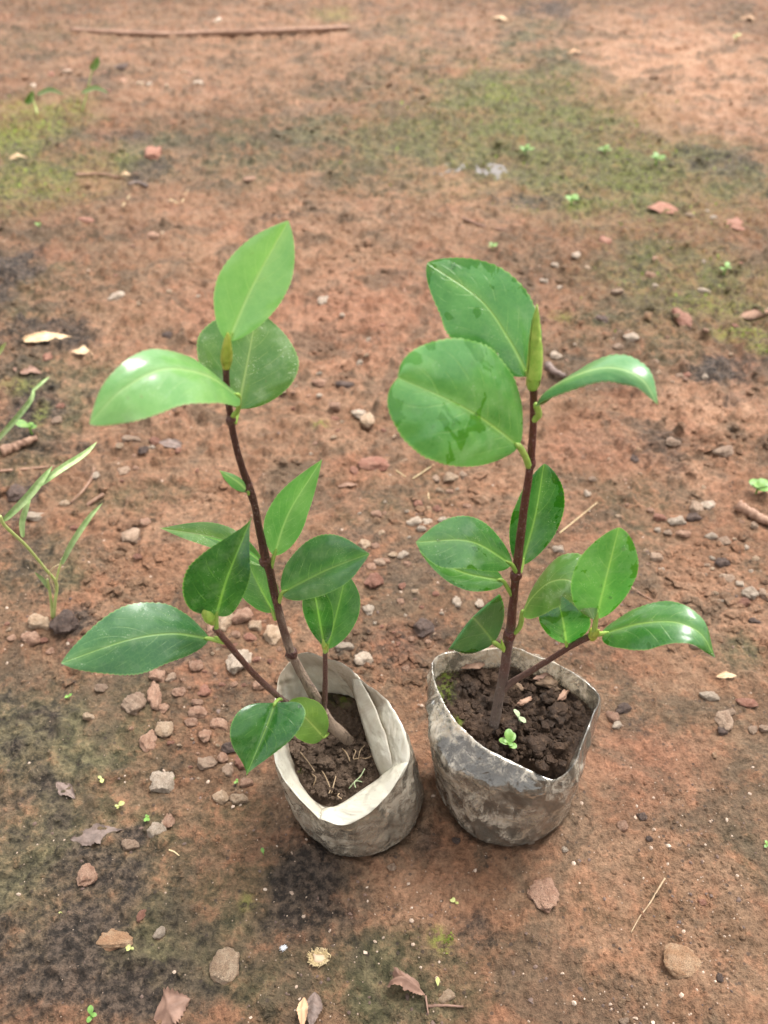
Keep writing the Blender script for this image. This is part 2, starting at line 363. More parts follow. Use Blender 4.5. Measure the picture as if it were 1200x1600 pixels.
M = {}
M['ground'] = mat_ground()
M['tan'] = mat_stone('tan_stone', (0.47, 0.315, 0.20), (0.60, 0.44, 0.30), (0.30, 0.18, 0.115), 0.9)
M['grey'] = mat_stone('grey_stone', (0.40, 0.265, 0.180), (0.53, 0.375, 0.265), (0.25, 0.15, 0.10), 0.5)
M['pale'] = mat_stone('pale_stone', (0.50, 0.385, 0.285), (0.64, 0.515, 0.395), (0.36, 0.24, 0.17), 0.3)
M['brown'] = mat_stone('brown_stone', (0.41, 0.225, 0.145), (0.54, 0.335, 0.23), (0.26, 0.13, 0.085), 0.7)
M['red'] = mat_stone('red_stone', (0.33, 0.145, 0.095), (0.42, 0.215, 0.145), (0.23, 0.10, 0.068), 0.6)
M['dark'] = mat_stone('dark_stone', (0.10, 0.068, 0.055), (0.165, 0.112, 0.088), (0.24, 0.15, 0.11), 0.4)
M['orange'] = mat_stone('orange_stone', (0.46, 0.26, 0.14), (0.55, 0.36, 0.22), (0.36, 0.17, 0.09), 0.4)
M['soil_l'] = mat_soil('brown_potting_soil', (0.060, 0.038, 0.024), (0.105, 0.070, 0.047), (0.155, 0.110, 0.080))
M['soil_r'] = mat_soil('dark_potting_soil', (0.022, 0.0125, 0.007), (0.046, 0.026, 0.015), (0.105, 0.064, 0.038))
VEIN = (0.21, 0.36, 0.10)
M['leaf'] = mat_leaf('leaf_green', (0.036, 0.128, 0.036), (0.066, 0.178, 0.052), VEIN, 0, 0.24, 0.38)
M['leaf_dark'] = mat_leaf('leaf_dark_green', (0.014, 0.092, 0.014), (0.034, 0.135, 0.022), (0.20, 0.36, 0.08), 0, 0.22, 0.26)
M['leaf_young'] = mat_leaf('leaf_light_green', (0.112, 0.295, 0.082), (0.160, 0.355, 0.110), (0.38, 0.54, 0.20), 0, 0.10, 0.36)
M['leaf_mid'] = mat_leaf('leaf_mid_green', (0.078, 0.230, 0.056), (0.120, 0.290, 0.080), (0.30, 0.46, 0.17), 0, 0.25, 0.32)
M['leaf_wet'] = mat_leaf('leaf_wet_green', (0.048, 0.185, 0.038), (0.088, 0.255, 0.060), (0.27, 0.44, 0.12), 0.7, 0.25, 0.30)
M['leaf_wetd'] = mat_leaf('leaf_wet_dark_green', (0.036, 0.140, 0.025), (0.068, 0.200, 0.038), (0.24, 0.40, 0.10), 0.65, 0.28, 0.30)
M['leaf_dust'] = mat_leaf('leaf_dusty_green', (0.062, 0.165, 0.034), (0.105, 0.215, 0.050), (0.30, 0.40, 0.14), 0, 0.60, 0.38)
M['under'] = mat_leaf('leaf_underside', (0.130, 0.235, 0.035), (0.185, 0.300, 0.055), (0.40, 0.50, 0.14), 0, 0.05, 0.55)
M['under_olive'] = mat_leaf('leaf_olive_underside', (0.075, 0.125, 0.012), (0.115, 0.175, 0.020), (0.26, 0.34, 0.06), 0, 0.08, 0.55)
M['bud'] = mat_simple('bud_green', (0.22, 0.36, 0.05), (0.36, 0.46, 0.09), 0.42, 300, 0.3)
M['bud_y'] = mat_simple('bud_yellow_green', (0.22, 0.27, 0.03), (0.34, 0.36, 0.06), 0.42, 300, 0.3)
M['petiole'] = mat_simple('petiole_green', (0.20, 0.33, 0.05), (0.30, 0.42, 0.09), 0.42, 200, 0.2)
M['bark_l'] = mat_bark('bark_grey_to_red', (0.23, 0.165, 0.115), (0.052, 0.018, 0.013), 0.24, 0.46)
M['bark_r'] = mat_bark('bark_brown_to_red', (0.115, 0.080, 0.062), (0.085, 0.022, 0.016), 0.12, 0.42)
M['twig_bark'] = mat_bark('bark_purple_brown', (0.135, 0.085, 0.065), (0.085, 0.035, 0.026), 0.0, 0.6)
M['film_l'] = mat_film('milky_white_polythene', (0.76, 0.715, 0.60), (0.68, 0.61, 0.49), (0.38, 0.28, 0.19), 0.80, 0.985, 0.05, 0.0050, 0.430)
M['film_r'] = mat_film('muddy_clear_polythene', (0.55, 0.48, 0.39), (0.76, 0.68, 0.56), (0.52, 0.40, 0.27), 0.88, 1.60, 0.10, 0.0036, 0.470)
M['straw'] = mat_simple('dry_straw', (0.42, 0.31, 0.15), (0.55, 0.43, 0.25), 0.6, 150)
M['drybrown'] = mat_simple('dry_brown_leaf', (0.14, 0.075, 0.050), (0.25, 0.145, 0.10), 0.65, 120, 0.6)
M['drytan'] = mat_simple('dry_tan_leaf', (0.46, 0.30, 0.16), (0.60, 0.43, 0.26), 0.65, 120, 0.6)
M['drygrey'] = mat_simple('dry_grey_leaf', (0.095, 0.066, 0.053), (0.185, 0.130, 0.105), 0.6, 160, 0.9, 0.002)
M['wood'] = mat_simple('dead_wood', (0.18, 0.095, 0.060), (0.31, 0.185, 0.12), 0.7, 160, 0.7, 0.001)
M['sprout'] = mat_simple('sprout_green', (0.095, 0.205, 0.032), (0.165, 0.29, 0.055), 0.45, 300, 0.2)
M['sprout_y'] = mat_simple('sprout_yellow', (0.30, 0.31, 0.09), (0.42, 0.42, 0.16), 0.5, 300, 0.2)
M['grass'] = mat_simple('grass_green', (0.20, 0.31, 0.10), (0.34, 0.43, 0.19), 0.5, 200, 0.3)
M['grass_stem'] = mat_simple('grass_stem', (0.34, 0.42, 0.12), (0.44, 0.48, 0.18), 0.5, 200, 0.3)
M['moss'] = mat_simple('moss_green', (0.14, 0.20, 0.022), (0.27, 0.33, 0.05), 0.7, 200, 0.4)
M['lichen'] = mat_simple('lichen_pale', (0.20, 0.25, 0.13), (0.33, 0.37, 0.22), 0.8, 300, 0.6)
M['root'] = mat_simple('root_tan', (0.24, 0.16, 0.09), (0.36, 0.26, 0.16), 0.7, 300, 0.3)
M['crumb'] = mat_simple('soil_crumb', (0.135, 0.078, 0.050), (0.270, 0.142, 0.094), 0.8, 14, 0.9, 0.002)
M['grit'] = mat_simple('pale_grit', (0.30, 0.21, 0.15), (0.44, 0.34, 0.26), 0.7, 60, 0.5)
M['fluff'] = mat_simple('white_fluff', (0.70, 0.72, 0.74), (0.82, 0.84, 0.86), 0.9, 200)
M['tan_clod'] = mat_simple('tan_fibre_clod', (0.30, 0.19, 0.10), (0.46, 0.32, 0.19), 0.8, 400, 0.9, 0.001)
M['bark'] = mat_simple('bark_chip_tan', (0.085, 0.052, 0.030), (0.19, 0.12, 0.07), 0.75, 260, 0.9, 0.001)
M['clod'] = M['soil_r']

# ================================================================== THE GROUND
# (px, py, rx, ry, strength): where each patch of moss, darker earth, ... lies, turned into ellipses on the ground
PATCH = {
 'moss': [(600,235,650,75,.75),(700,130,330,70,.6),(60,480,130,110,.6),(1080,500,200,110,.6),(620,640,120,40,.35),(1150,880,70,60,.35),(150,1400,230,200,.8),(330,1300,150,80,.5),(500,1520,220,80,.6),(150,1110,200,90,.6),(90,1180,190,130,1.0),(60,1330,170,110,.95),(250,1480,240,120,.9),(400,1400,150,90,.75),(620,1500,190,90,.7),(640,1580,220,60,.75),(60,900,110,80,.7),
          (110,600,140,110,.75),(200,770,160,40,.55),(30,700,90,80,.8),(60,250,150,80,.8),(250,235,190,50,.8),(450,215,190,48,.85),(650,225,170,70,.8),(800,190,230,120,.9),
          (930,270,230,80,.95),(1130,270,110,60,.9),(820,320,120,28,.7),(1080,430,190,80,.75),(1000,520,190,70,.6),(850,80,110,80,.8),(640,60,110,50,.6),(980,800,150,90,.45),
          (600,790,170,70,.45),(520,690,60,30,.4),(1150,1020,70,50,.6),(1170,1330,50,90,.5),(340,1000,200,70,.35),(100,60,160,40,.5),(570,1030,70,50,.4),(1180,700,60,60,.4)],
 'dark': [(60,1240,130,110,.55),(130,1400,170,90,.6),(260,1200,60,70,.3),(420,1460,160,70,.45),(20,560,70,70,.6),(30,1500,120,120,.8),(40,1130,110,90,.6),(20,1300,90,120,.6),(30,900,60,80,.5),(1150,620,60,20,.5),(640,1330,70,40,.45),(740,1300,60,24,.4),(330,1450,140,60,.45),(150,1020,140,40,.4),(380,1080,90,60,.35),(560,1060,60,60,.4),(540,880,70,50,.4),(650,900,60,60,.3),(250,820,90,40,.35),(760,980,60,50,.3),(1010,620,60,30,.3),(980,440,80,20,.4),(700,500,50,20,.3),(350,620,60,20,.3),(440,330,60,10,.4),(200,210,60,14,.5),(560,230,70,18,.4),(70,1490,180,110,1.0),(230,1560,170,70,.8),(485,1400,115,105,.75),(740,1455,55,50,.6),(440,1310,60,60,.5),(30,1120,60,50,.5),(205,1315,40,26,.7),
          (20,430,45,60,.9),(70,520,100,34,.8),(40,640,80,60,.7),(90,690,90,22,.6),(1120,578,90,22,.85),(1020,700,70,50,.5),(905,690,50,30,.35),(1120,255,80,28,.8),(820,312,70,16,.6),
          (240,255,90,26,.6),(30,790,45,60,.7),(560,830,60,30,.5),(430,460,30,8,.3),(620,1020,60,50,.4),(250,1010,140,50,.45),(860,15,60,14,.7),(150,130,90,16,.4),(1000,1130,40,30,.4),(110,975,40,30,.7),(680,985,40,28,.4)],
 'pale': [(600,60,700,60,.45),(520,300,500,60,.35),(450,520,420,200,.5),(1000,1330,300,260,.22),(800,700,230,150,.38),(330,800,220,80,.35),(1080,950,150,150,.3),(300,100,300,70,.4),(620,330,300,80,.4),(1060,100,190,100,1.0),(1130,640,140,60,.75),(1050,730,130,40,.5),(420,400,230,110,.5),(230,600,120,70,.55),(300,100,260,40,.45),(480,160,70,18,.6),(260,245,70,22,.6),  # pale clay; the broad far patches also paint in grazing sky brightness
          (780,330,40,30,.2),(700,290,100,26,.6),(560,1450,20,20,.1),(660,1410,100,70,.45),(1000,1400,200,160,.15),(900,1220,60,60,.3),(500,330,200,50,.4),(1150,1000,20,20,.1)],
 'red': [(165,1217,26,18,.8),(243,1330,30,14,.8),(300,1070,60,60,.35),(620,1010,60,40,.4),(1000,1200,120,80,.35),(560,500,160,70,.4),(930,690,90,50,.35),(400,480,140,50,.35),(700,120,60,10,.5)],
 'green': [(830,190,220,100,.42),(970,270,220,80,.45),(1090,440,170,70,.35),(650,220,150,50,.25),(40,195,90,50,.9),(60,280,110,40,.6),(160,250,60,20,.4),(770,145,40,20,.8),(830,210,120,40,.45),(960,240,120,40,.45),(900,320,30,10,.8),(1160,520,50,16,1.0),(1110,470,60,16,.7),(1000,300,80,25,.5),
           (687,1467,20,22,.9),(387,1407,16,14,.5),(500,660,14,8,.9),(520,25,30,12,.6),(1190,545,20,12,.9),(60,650,14,20,.8),(30,605,40,14,.5),(880,495,20,8,.6),(560,1090,8,8,.3),(790,450,8,8,.2)],
}
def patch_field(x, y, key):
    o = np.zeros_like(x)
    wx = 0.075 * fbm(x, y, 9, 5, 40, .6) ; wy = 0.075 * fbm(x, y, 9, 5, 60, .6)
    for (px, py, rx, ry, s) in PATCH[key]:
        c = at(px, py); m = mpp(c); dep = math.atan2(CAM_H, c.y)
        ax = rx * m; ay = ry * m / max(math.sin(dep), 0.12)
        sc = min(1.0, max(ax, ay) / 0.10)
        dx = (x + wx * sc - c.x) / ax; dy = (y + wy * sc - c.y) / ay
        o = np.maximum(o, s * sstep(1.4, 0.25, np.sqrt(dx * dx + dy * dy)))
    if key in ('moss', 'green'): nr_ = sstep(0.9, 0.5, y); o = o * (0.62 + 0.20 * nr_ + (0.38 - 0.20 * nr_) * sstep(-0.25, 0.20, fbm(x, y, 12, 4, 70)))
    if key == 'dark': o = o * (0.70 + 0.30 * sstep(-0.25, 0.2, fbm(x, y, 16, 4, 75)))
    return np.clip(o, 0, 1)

def build_ground():
    NR, NC = 820, 720
    ys = 0.12 * (3.3 / 0.12) ** (np.linspace(0, 1, NR))
    ys = np.concatenate([[-60, -25, -10, -4, -1.5, -0.6, -0.2, 0.02], ys, 3.3 + np.array([0.3, 1, 2.5, 6, 14, 30, 60.0])])
    u = np.linspace(-1, 1, NC); ext = np.array([0.03, 0.15, 0.5, 1.5, 4, 10, 25, 60.0])
    Wd = 0.13 + 0.50 * np.clip(ys, 0.02, 60)
    X = np.concatenate([-(Wd[:, None] + ext[::-1][None]), u[None] * Wd[:, None], Wd[:, None] + ext[None]], axis=1)
    Y = np.repeat(ys[:, None], X.shape[1], 1)
    nr, nc = X.shape
    x = X.ravel(); y = Y.ravel(); z = ground_h(x, y)
    co = np.stack([x, y, z], 1).astype(np.float32)
    idx = np.arange(nr * nc).reshape(nr, nc)
    q = np.stack([idx[:-1, :-1], idx[:-1, 1:], idx[1:, 1:], idx[1:, :-1]], -1).reshape(-1, 4).astype(np.int32)
    m = bpy.data.meshes.new('ground'); m.vertices.add(len(co)); m.vertices.foreach_set('co', co.ravel())
    m.loops.add(q.size); m.loops.foreach_set('vertex_index', q.ravel())
    m.polygons.add(len(q)); m.polygons.foreach_set('loop_start', np.arange(0, q.size, 4, dtype=np.int32)); m.polygons.foreach_set('loop_total', np.full(len(q), 4, dtype=np.int32))
    m.update(calc_edges=True); m.polygons.foreach_set('use_smooth', np.ones(len(q), dtype=bool))
    far = sstep(2.6, 4.5, np.hypot(x, y))
    bgn = {'moss': sstep(0.0, 0.35, fbm(x, y, 3, 3, 90)) * 0.55, 'dark': sstep(0.25, 0.5, fbm(x, y, 11, 3, 91)) * 0.40, 'pale': sstep(0.15, 0.5, fbm(x, y, 5, 3, 92)) * 0.35, 'red': sstep(0.1, 0.4, fbm(x, y, 14, 3, 93)) * 0.35, 'green': np.zeros_like(x)}
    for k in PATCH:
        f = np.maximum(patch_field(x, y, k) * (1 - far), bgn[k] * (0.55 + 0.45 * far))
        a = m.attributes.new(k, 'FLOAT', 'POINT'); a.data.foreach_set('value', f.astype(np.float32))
    m.materials.append(M['ground']); m.update()
    o = bpy.data.objects.new('ground', m); C.objects.link(o); o['kind'] = 'structure'
    return o
build_ground()

def puddle(cx, cy, rx, ry, seed):
    c = on_ground(cx, cy); m = mpp(c); ax = rx * m; ay = ry * m / math.sin(math.atan2(CAM_H, c.y))
    V = [c + Vector((0, 0, 0.0032))]; n = 40
    zz = float(np.percentile([gh(c.x + ax * f * math.cos(k), c.y + ay * f * math.sin(k)) for k in range(12) for f in (.15, .4, .7)], 42))
    V[0].z = zz
    for k in range(n):
        a = 2 * math.pi * k / n; r = 1 + 0.55 * mnoise.noise(Vector((math.cos(a) * 1.6, math.sin(a) * 1.6, seed)))
        V.append(Vector((c.x + ax * r * math.cos(a), c.y + ay * r * math.sin(a), zz)))
    t = bpy.data.materials.get('puddle_water')
    if t is None:
        q = NT('puddle_water'); t = q.done(q.bsdf((0.10, 0.075, 0.055), 0.04, None, 0.6))
    o = obj('puddle', V, [(0, 1 + k, 1 + (k + 1) % n) for k in range(n)], t, origin=V[0]); o['kind'] = 'structure'
puddle(738, 268, 62, 12, 1.0)

# ================================================================== GROW BAGS
NA = 200
def polar_loop(pts, ctr):
    """pts: world points; resampled to NA angles about ctr -> arrays r, z"""
    q = catmull([tuple(p) for p in pts], 400, True)
    an = np.array([math.atan2(p[1] - ctr[1], p[0] - ctr[0]) for p in q]); r = np.array([math.hypot(p[0] - ctr[0], p[1] - ctr[1]) for p in q]); z = np.array([p[2] for p in q])
    o = np.argsort(an); an, r, z = an[o], r[o], z[o]
    a3 = np.concatenate([an - 2 * math.pi, an, an + 2 * math.pi]); r3 = np.tile(r, 3); z3 = np.tile(z, 3)
    g = np.linspace(-math.pi, math.pi, NA, endpoint=False)
    rr = np.interp(g, a3, r3); zz = np.interp(g, a3, z3)
    k = np.array([.25, .5, .25])
    for _ in range(2):
        rr = np.convolve(np.concatenate([rr[-1:], rr, rr[:1]]), k, 'valid'); zz = np.convolve(np.concatenate([zz[-1:], zz, zz[:1]]), k, 'valid')
    return rr, zz
G = np.linspace(-math.pi, math.pi, NA, endpoint=False)

def loft(loops, steps, seed, amp):
    """loops: list of (cx, cy, r[NA], z[NA], hv); Catmull across loops with crumpled film noise"""
    K = len(loops); rows = []; hv = []
    data = [np.stack([l[0] + l[2] * np.cos(G), l[1] + l[2] * np.sin(G), l[3]], 1) for l in loops]
    for i in range(K - 1):
        p0 = data[max(i - 1, 0)] if i > 0 else 2 * data[0] - data[1]; p1 = data[i]; p2 = data[i + 1]; p3 = data[i + 2] if i + 2 < K else 2 * data[-1] - data[-2]
        sharp = loops[i + 1][5] if len(loops[i + 1]) > 5 else 0; sharp0 = loops[i][5] if len(loops[i]) > 5 else 0
        for s in range(steps[i]):
            t = s / steps[i]
            m1 = (p2 - p0) * .5; m2 = (p3 - p1) * .5; d = p2 - p1
            m1 = m1 * (1 - sharp0) + d * sharp0; m2 = m2 * (1 - sharp) + d * sharp
            h = (2 * t ** 3 - 3 * t ** 2 + 1) * p1 + (t ** 3 - 2 * t ** 2 + t) * m1 + (-2 * t ** 3 + 3 * t ** 2) * p2 + (t ** 3 - t ** 2) * m2
            rows.append(h); hv.append(loops[i][4] * (1 - t) + loops[i + 1][4] * t)
    rows.append(data[-1]); hv.append(loops[-1][4])
    out = []
    for row, v in zip(rows, hv):
        cx, cy = row[:, 0].mean(), row[:, 1].mean()
        x3 = np.cos(G) * 2.2; y3 = np.sin(G) * 2.2
        w = -1.2 * np.abs(perlin(x3 * 1.1 + seed + v * 0.8, y3 * 1.1 + v * 2.0, seed)) + 0.5 * perlin(x3 * 2.6 + v * 1.7, y3 * 2.6 - v * 2.6 + seed, seed + 3) + 0.75 * np.abs(perlin(x3 * 3.1 + v * 4, y3 * 3.1 + seed - v * 3, seed + 7)) - 0.30 * np.abs(perlin(x3 * 5.5 - v * 8, y3 * 5.5 + v * 6, seed + 19)) * (v < 0.95)
        fall = sstep(-0.02, 0.12, np.full(NA, v)) * (1.0 - 0.65 * sstep(0.90, 0.99, np.full(NA, v)))
        dr = np.stack([np.cos(G), np.sin(G), np.zeros(NA)], 1)
        rr = row + dr * (w * amp * fall)[:, None]; rr[:, 2] += 0.35 * amp * fall * perlin(x3 * 2 + 9, y3 * 2 + v * 3 + seed, seed + 11)
        out.append(rr)
    return out, hv
def rows_mesh(rows, closed_bottom=None):
    V = [Vector(p) for r in rows for p in r]; Fc = []
    for i in range(len(rows) - 1):
        for j in range(NA):
            Fc.append((i * NA + j, i * NA + (j + 1) % NA, (i + 1) * NA + (j + 1) % NA, (i + 1) * NA + j))
    return V, Fc

def grow_bag(label, base, rb, rim_px, crease_px, soil_px, film, soil_mat, collar_hv, amp, seed, soil_bump, green_px, group, front_bulge, thin=False, shoulder=None):
    root = empty('grow_bag', (base[0], base[1], 0.0), label, 'grow bag', group)
    ctr = lambda pts: (sum(p.x for p in pts) / len(pts), sum(p.y for p in pts) / len(pts))
    rim = [at(*p) for p in rim_px]; cr = [at(*p) for p in crease_px]; so = [at(*p) for p in soil_px]
    cR = ctr(rim); rr, zr = polar_loop(rim, cR); cC = ctr(cr); rc, zc = polar_loop(cr, cC); cS = ctr(so); rs, zs = polar_loop(so, cS)
    if thin: cC = cS = cR; rc, zc = rr * 0.978, zr - 0.004; rs, zs = rr * 0.945, np.minimum(zr - 0.006, 0.0885)
    rbot = rb * (1 + 0.05 * perlin(np.cos(G) * 1.5 + seed, np.sin(G) * 1.5, 5)); z0 = np.full(NA, 0.0035)
    def lerp_loop(t, bulge, hv):
        cx = base[0] * (1 - t) + cR[0] * t; cy = base[1] * (1 - t) + cR[1] * t
        return (cx, cy, (rbot * (1 - t) + rr * t) * bulge, z0 * (1 - t) + zr * t, hv)
    loops = [(base[0], base[1], rbot * 0.86, np.full(NA, 0.0008), -0.05), (base[0], base[1], rbot * 1.0, np.full(NA, 0.006), 0.03),
             lerp_loop(0.32, 1.0 + front_bulge, 0.32), lerp_loop(0.68, 1.0 + front_bulge * .8, 0.68), lerp_loop(0.93, 1.005, 0.93), (cR[0], cR[1], rr, zr, 1.0, 1.0),
             (cC[0], cC[1], rc, zc, 1.12, 0.6), (cS[0], cS[1], rs * 1.0, zs - 0.001, 1.3)]
    if shoulder:
        sh = [at(*p) for p in shoulder]; cH = ctr(sh); rh, zh = polar_loop(sh, cH)
        b0 = np.stack([base[0] + rbot * np.cos(G), base[1] + rbot * np.sin(G), z0], 1); b1 = np.stack([cH[0] + rh * np.cos(G), cH[1] + rh * np.sin(G), zh], 1)
        for li, tt in ((2, .36), (3, .74)):
            cx, cy = base[0] * (1 - tt) + cH[0] * tt, base[1] * (1 - tt) + cH[1] * tt
            loops[li] = (cx, cy, (rbot * (1 - tt) + rh * tt) * (1.0 + 0.012 * np.cos(2 * G + 1.0)), z0 * (1 - tt) + zh * tt, .28 if li == 2 else .62)
        loops[4] = (cH[0], cH[1], rh, zh, 0.86, 0.7)
    rows, hv = loft(loops, [4, 10, 14, 10, 8, 6, 8], seed, amp)
    rows = [r for r in rows]
    hvv = []
    for v in hv: hvv += [v + (0.0 if thin else 0.40 * float(q) * max(0.0, min(1.0, (v - 0.3) / 0.3))) for q in sstep(0.05, 0.7, np.sin(G))]
    V, Fc = rows_mesh(rows)
    # bottom cap
    k = len(V); V.append(Vector((base[0], base[1], 0.0008))); hvv.append(-0.05)
    Fc += [(k, (j + 1) % NA, j) for j in range(NA)]
    fo = obj('plastic_film', V, Fc, film, root, attrs={'hv': hvv})
    sm = fo.modifiers.new('thickness', 'SOLIDIFY'); sm.thickness = 0.00022; sm.offset = 1
    # soil body: hugs the film from inside, then the lumpy top surface
    sidx = [i for i, v in enumerate(hv) if v <= 0.90]
    srows = []
    for i in sidx:
        c = rows[i].mean(0); d = rows[i] - c; d[:, 2] = 0; ln = np.linalg.norm(d, axis=1)[:, None]
        gap = 0.0016 + 0.0009 * perlin(np.cos(G) * 6, np.sin(G) * 6 + i * .3, 77)[:, None]
        q = rows[i] - d / ln * gap; q[:, 2] = np.minimum(q[:, 2], zs - 0.002); q[:, 2] = np.maximum(q[:, 2], 0.0016); srows.append(q)
    top = []
    NT_ = 46
    mz = zs.mean()
    for i in range(NT_ + 1):
        f = 1 - i / NT_ * 0.995; fr = f * 1.02
        x = cS[0] + rs * fr * np.cos(G); y = cS[1] + rs * fr * np.sin(G); zb = (zs - 0.0015) * f + mz * (1 - f)
        lump = soil_bump(x, y); edge = sstep(1.0, 0.86, np.full(NA, f))
        top.append(np.stack([x, y, zb + lump * (0.25 + 0.75 * edge)], 1))
    V, Fc = rows_mesh(srows + top)
    k = len(V); V.append(Vector(top[-1].mean(0))); n0 = len(srows + top) - 1
    Fc += [(n0 * NA + j, n0 * NA + (j + 1) % NA, k) for j in range(NA)]
    gr = []; pl = []
    gp = [at(a, b, mz) for a, b, _ in green_px]
    for v in V:
        g_ = 0
        for p, (_, _, rad) in zip(gp, green_px):
            g_ = max(g_, 1 - math.hypot(v.x - p.x, v.y - p.y) / rad)
        gr.append(max(0, min(1, g_ * 2)) if v.z > mz - 0.02 else 0); pl.append(0.0)
    s = obj('soil', V, Fc, soil_mat, root, attrs={'green': gr, 'pale': pl})
    return root, s, (cS, rs, mz)

def bump_l(x, y): return 0.0030 * fbm(x, y, 60, 4, 21) + 0.0022 * sstep(0.0, 0.4, fbm(x, y, 130, 3, 22)) + 0.0007 * fbm(x, y, 500, 2, 23)
def bump_r(x, y): return 0.0060 * np.abs(fbm(x, y, 55, 3, 31)) - 0.002 + 0.0048 * sstep(-0.05, 0.35, fbm(x, y, 95, 3, 32)) + 0.0010 * fbm(x, y, 420, 3, 33)

rimL = [(433,1072,.096),(437,1055,.100),(453,1033,.103),(466,1021,.105),(485,1020,.105),(507,1027,.104),(540,1039,.103),(562,1061,.101),(586,1077,.100),(606,1096,.098),(623,1120,.096),(634,1148,.093),(640,1175,.089),
        (632,1205,.083),(612,1229,.077),(582,1260,.071),(551,1281,.066),(526,1284,.064),(501,1276,.066),(470,1250,.071),(444,1218,.077),(430,1188,.082),(427,1150,.087),(428,1110,.092)]
creaseL = [(440,1085,.086),(445,1066,.088),(460,1045,.090),(475,1038,.092),(492,1038,.092),(512,1046,.091),(538,1058,.090),(562,1078,.089),(580,1098,.088),(594,1120,.087),(605,1146,.085),(612,1172,.080),
           (612,1200,.075),(596,1222,.070),(570,1246,.066),(542,1268,.061),(522,1274,.059),(503,1266,.061),(480,1240,.066),(458,1205,.072),(446,1178,.077),(440,1150,.081),(437,1115,.084)]
soilL = [(450,1105,.062),(455,1090,.063),(470,1079,.064),(495,1071,.065),(520,1070,.065),(545,1078,.064),(558,1100,.063),(566,1130,.061),(575,1160,.060),(586,1190,.058),(594,1212,.057),(585,1228,.056),
         (560,1241,.055),(540,1254,.054),(526,1261,.053),(508,1258,.053),(482,1244,.055),(466,1215,.057),(454,1180,.059),(448,1140,.061)]
bagL, soil_l, infoL = grow_bag('milky white plastic grow bag with wide folded rim, on the left', BAGS[0], 0.0420, rimL, creaseL, soilL, M['film_l'], M['soil_l'], 0.8, 0.0022, 3, bump_l,
                        [(478,1090,.008),(535,1092,.010),(470,1200,.003)], 'grow bags standing on the red earth', 0.035)
rimR = [(675,1042,.101),(680,1027,.103),(700,1020,.104),(745,1016,.104),(800,1012,.105),(822,1018,.105),(850,1030,.104),(880,1042,.103),(905,1058,.103),(932,1080,.102),(937,1094,.101),(926,1118,.099),(912,1155,.096),(898,1190,.091),
        (880,1212,.084),(862,1218,.081),(832,1206,.083),(800,1190,.086),(765,1173,.089),(735,1150,.094),(705,1118,.098),(684,1078,.100)]
shoulderR = [(668,1060,.092),(667,1100,.089),(672,1150,.084),(694,1192,.079),(738,1220,.075),(790,1236,.072),(845,1243,.071),(892,1232,.074),(912,1192,.081),(928,1140,.088),(938,1098,.094),(925,1070,.095),(890,1046,.095),(845,1026,.096),(800,1012,.096),(740,1014,.096),(695,1020,.095),(674,1036,.094)]
creaseR = [(688,1054,.094),(694,1042,.096),(712,1034,.097),(748,1030,.098),(795,1027,.098),(822,1034,.098),(850,1044,.097),(876,1056,.096),(898,1072,.096),(915,1090,.095),(919,1104,.094),(912,1126,.092),(902,1158,.090),(886,1186,.087),
           (873,1204,.084),(860,1211,.083),(832,1201,.084),(800,1184,.087),(768,1168,.090),(740,1144,.092),(713,1114,.094),(695,1078,.095)]
soilR = [(694,1064,.088),(700,1052,.089),(718,1043,.090),(750,1037,.090),(795,1034,.090),(822,1041,.090),(850,1052,.089),(874,1066,.089),(893,1082,.088),(907,1098,.087),(911,1112,.086),(906,1134,.084),(895,1160,.083),(880,1184,.081),
         (866,1198,.080),(854,1202,.079),(830,1194,.081),(800,1177,.083),(770,1161,.085),(744,1139,.087),(718,1112,.088),(700,1082,.088)]
bagR, soil_r, infoR = grow_bag('muddy clear plastic grow bag full of dark soil, on the right', BAGS[1], 0.0425, rimR, creaseR, soilR, M['film_r'], M['soil_r'], 1.1, 0.0020, 9, bump_r,
                        [(690,1085,.010),(715,1130,.006),(700,1060,.008)], 'grow bags standing on the red earth', 0.03, thin=True, shoulder=shoulderR)

def film_strip(name, a_px, b_px, mat, parent, hv, arch=.0022):
    A = catmull([tuple(at(*p)) for p in a_px], 40); B = catmull([tuple(at(*p)) for p in b_px], 40); V = []; Fc = []; H = []; m = 8
    for i in range(40):
        a = Vector(A[i]); b = Vector(B[i])
        for j in range(m + 1):
            f = j / m; p = a.lerp(b, f); p.z += arch * math.sin(math.pi * f) - 0.0016 * abs(mnoise.noise(Vector((i * .09 + a_px[0][1], f * 2.2, 5.5)))) + 0.0007 * mnoise.noise(Vector((i * .13, f * 1.5, a_px[0][0])))
            p.x += 0.0006 * mnoise.noise(Vector((i * .2, f * 2, 8.1))); V.append(p); H.append(hv)
    for i in range(39):
        for j in range(m): k = i * (m + 1) + j; Fc.append((k, k + 1, k + m + 2, k + m + 1))
    o = obj(name, V, Fc, mat, parent, attrs={'hv': H}); o.modifiers.new('thickness', 'SOLIDIFY').thickness = 0.0002; return o
film_strip('rim_flap', [(549,1048,.099),(553,1081,.089),(562,1115,.081),(572,1150,.074),(584,1185,.068),(596,1214,.063)], [(565,1064,.100),(580,1092,.0955),(592,1120,.0905),(603,1150,.086),(611,1180,.080),(614,1206,.073)], M['film_l'], bagL, 1.2)
film_strip('rim_flap', [(503,1262,.0640),(527,1258,.0650),(560,1236,.0690),(590,1216,.0735),(612,1198,.0790)], [(500,1279,.0672),(530,1288,.0668),(566,1277,.0705),(606,1240,.0800),(638,1190,.0890)], M['film_l'], bagL, 1.1, .0008)
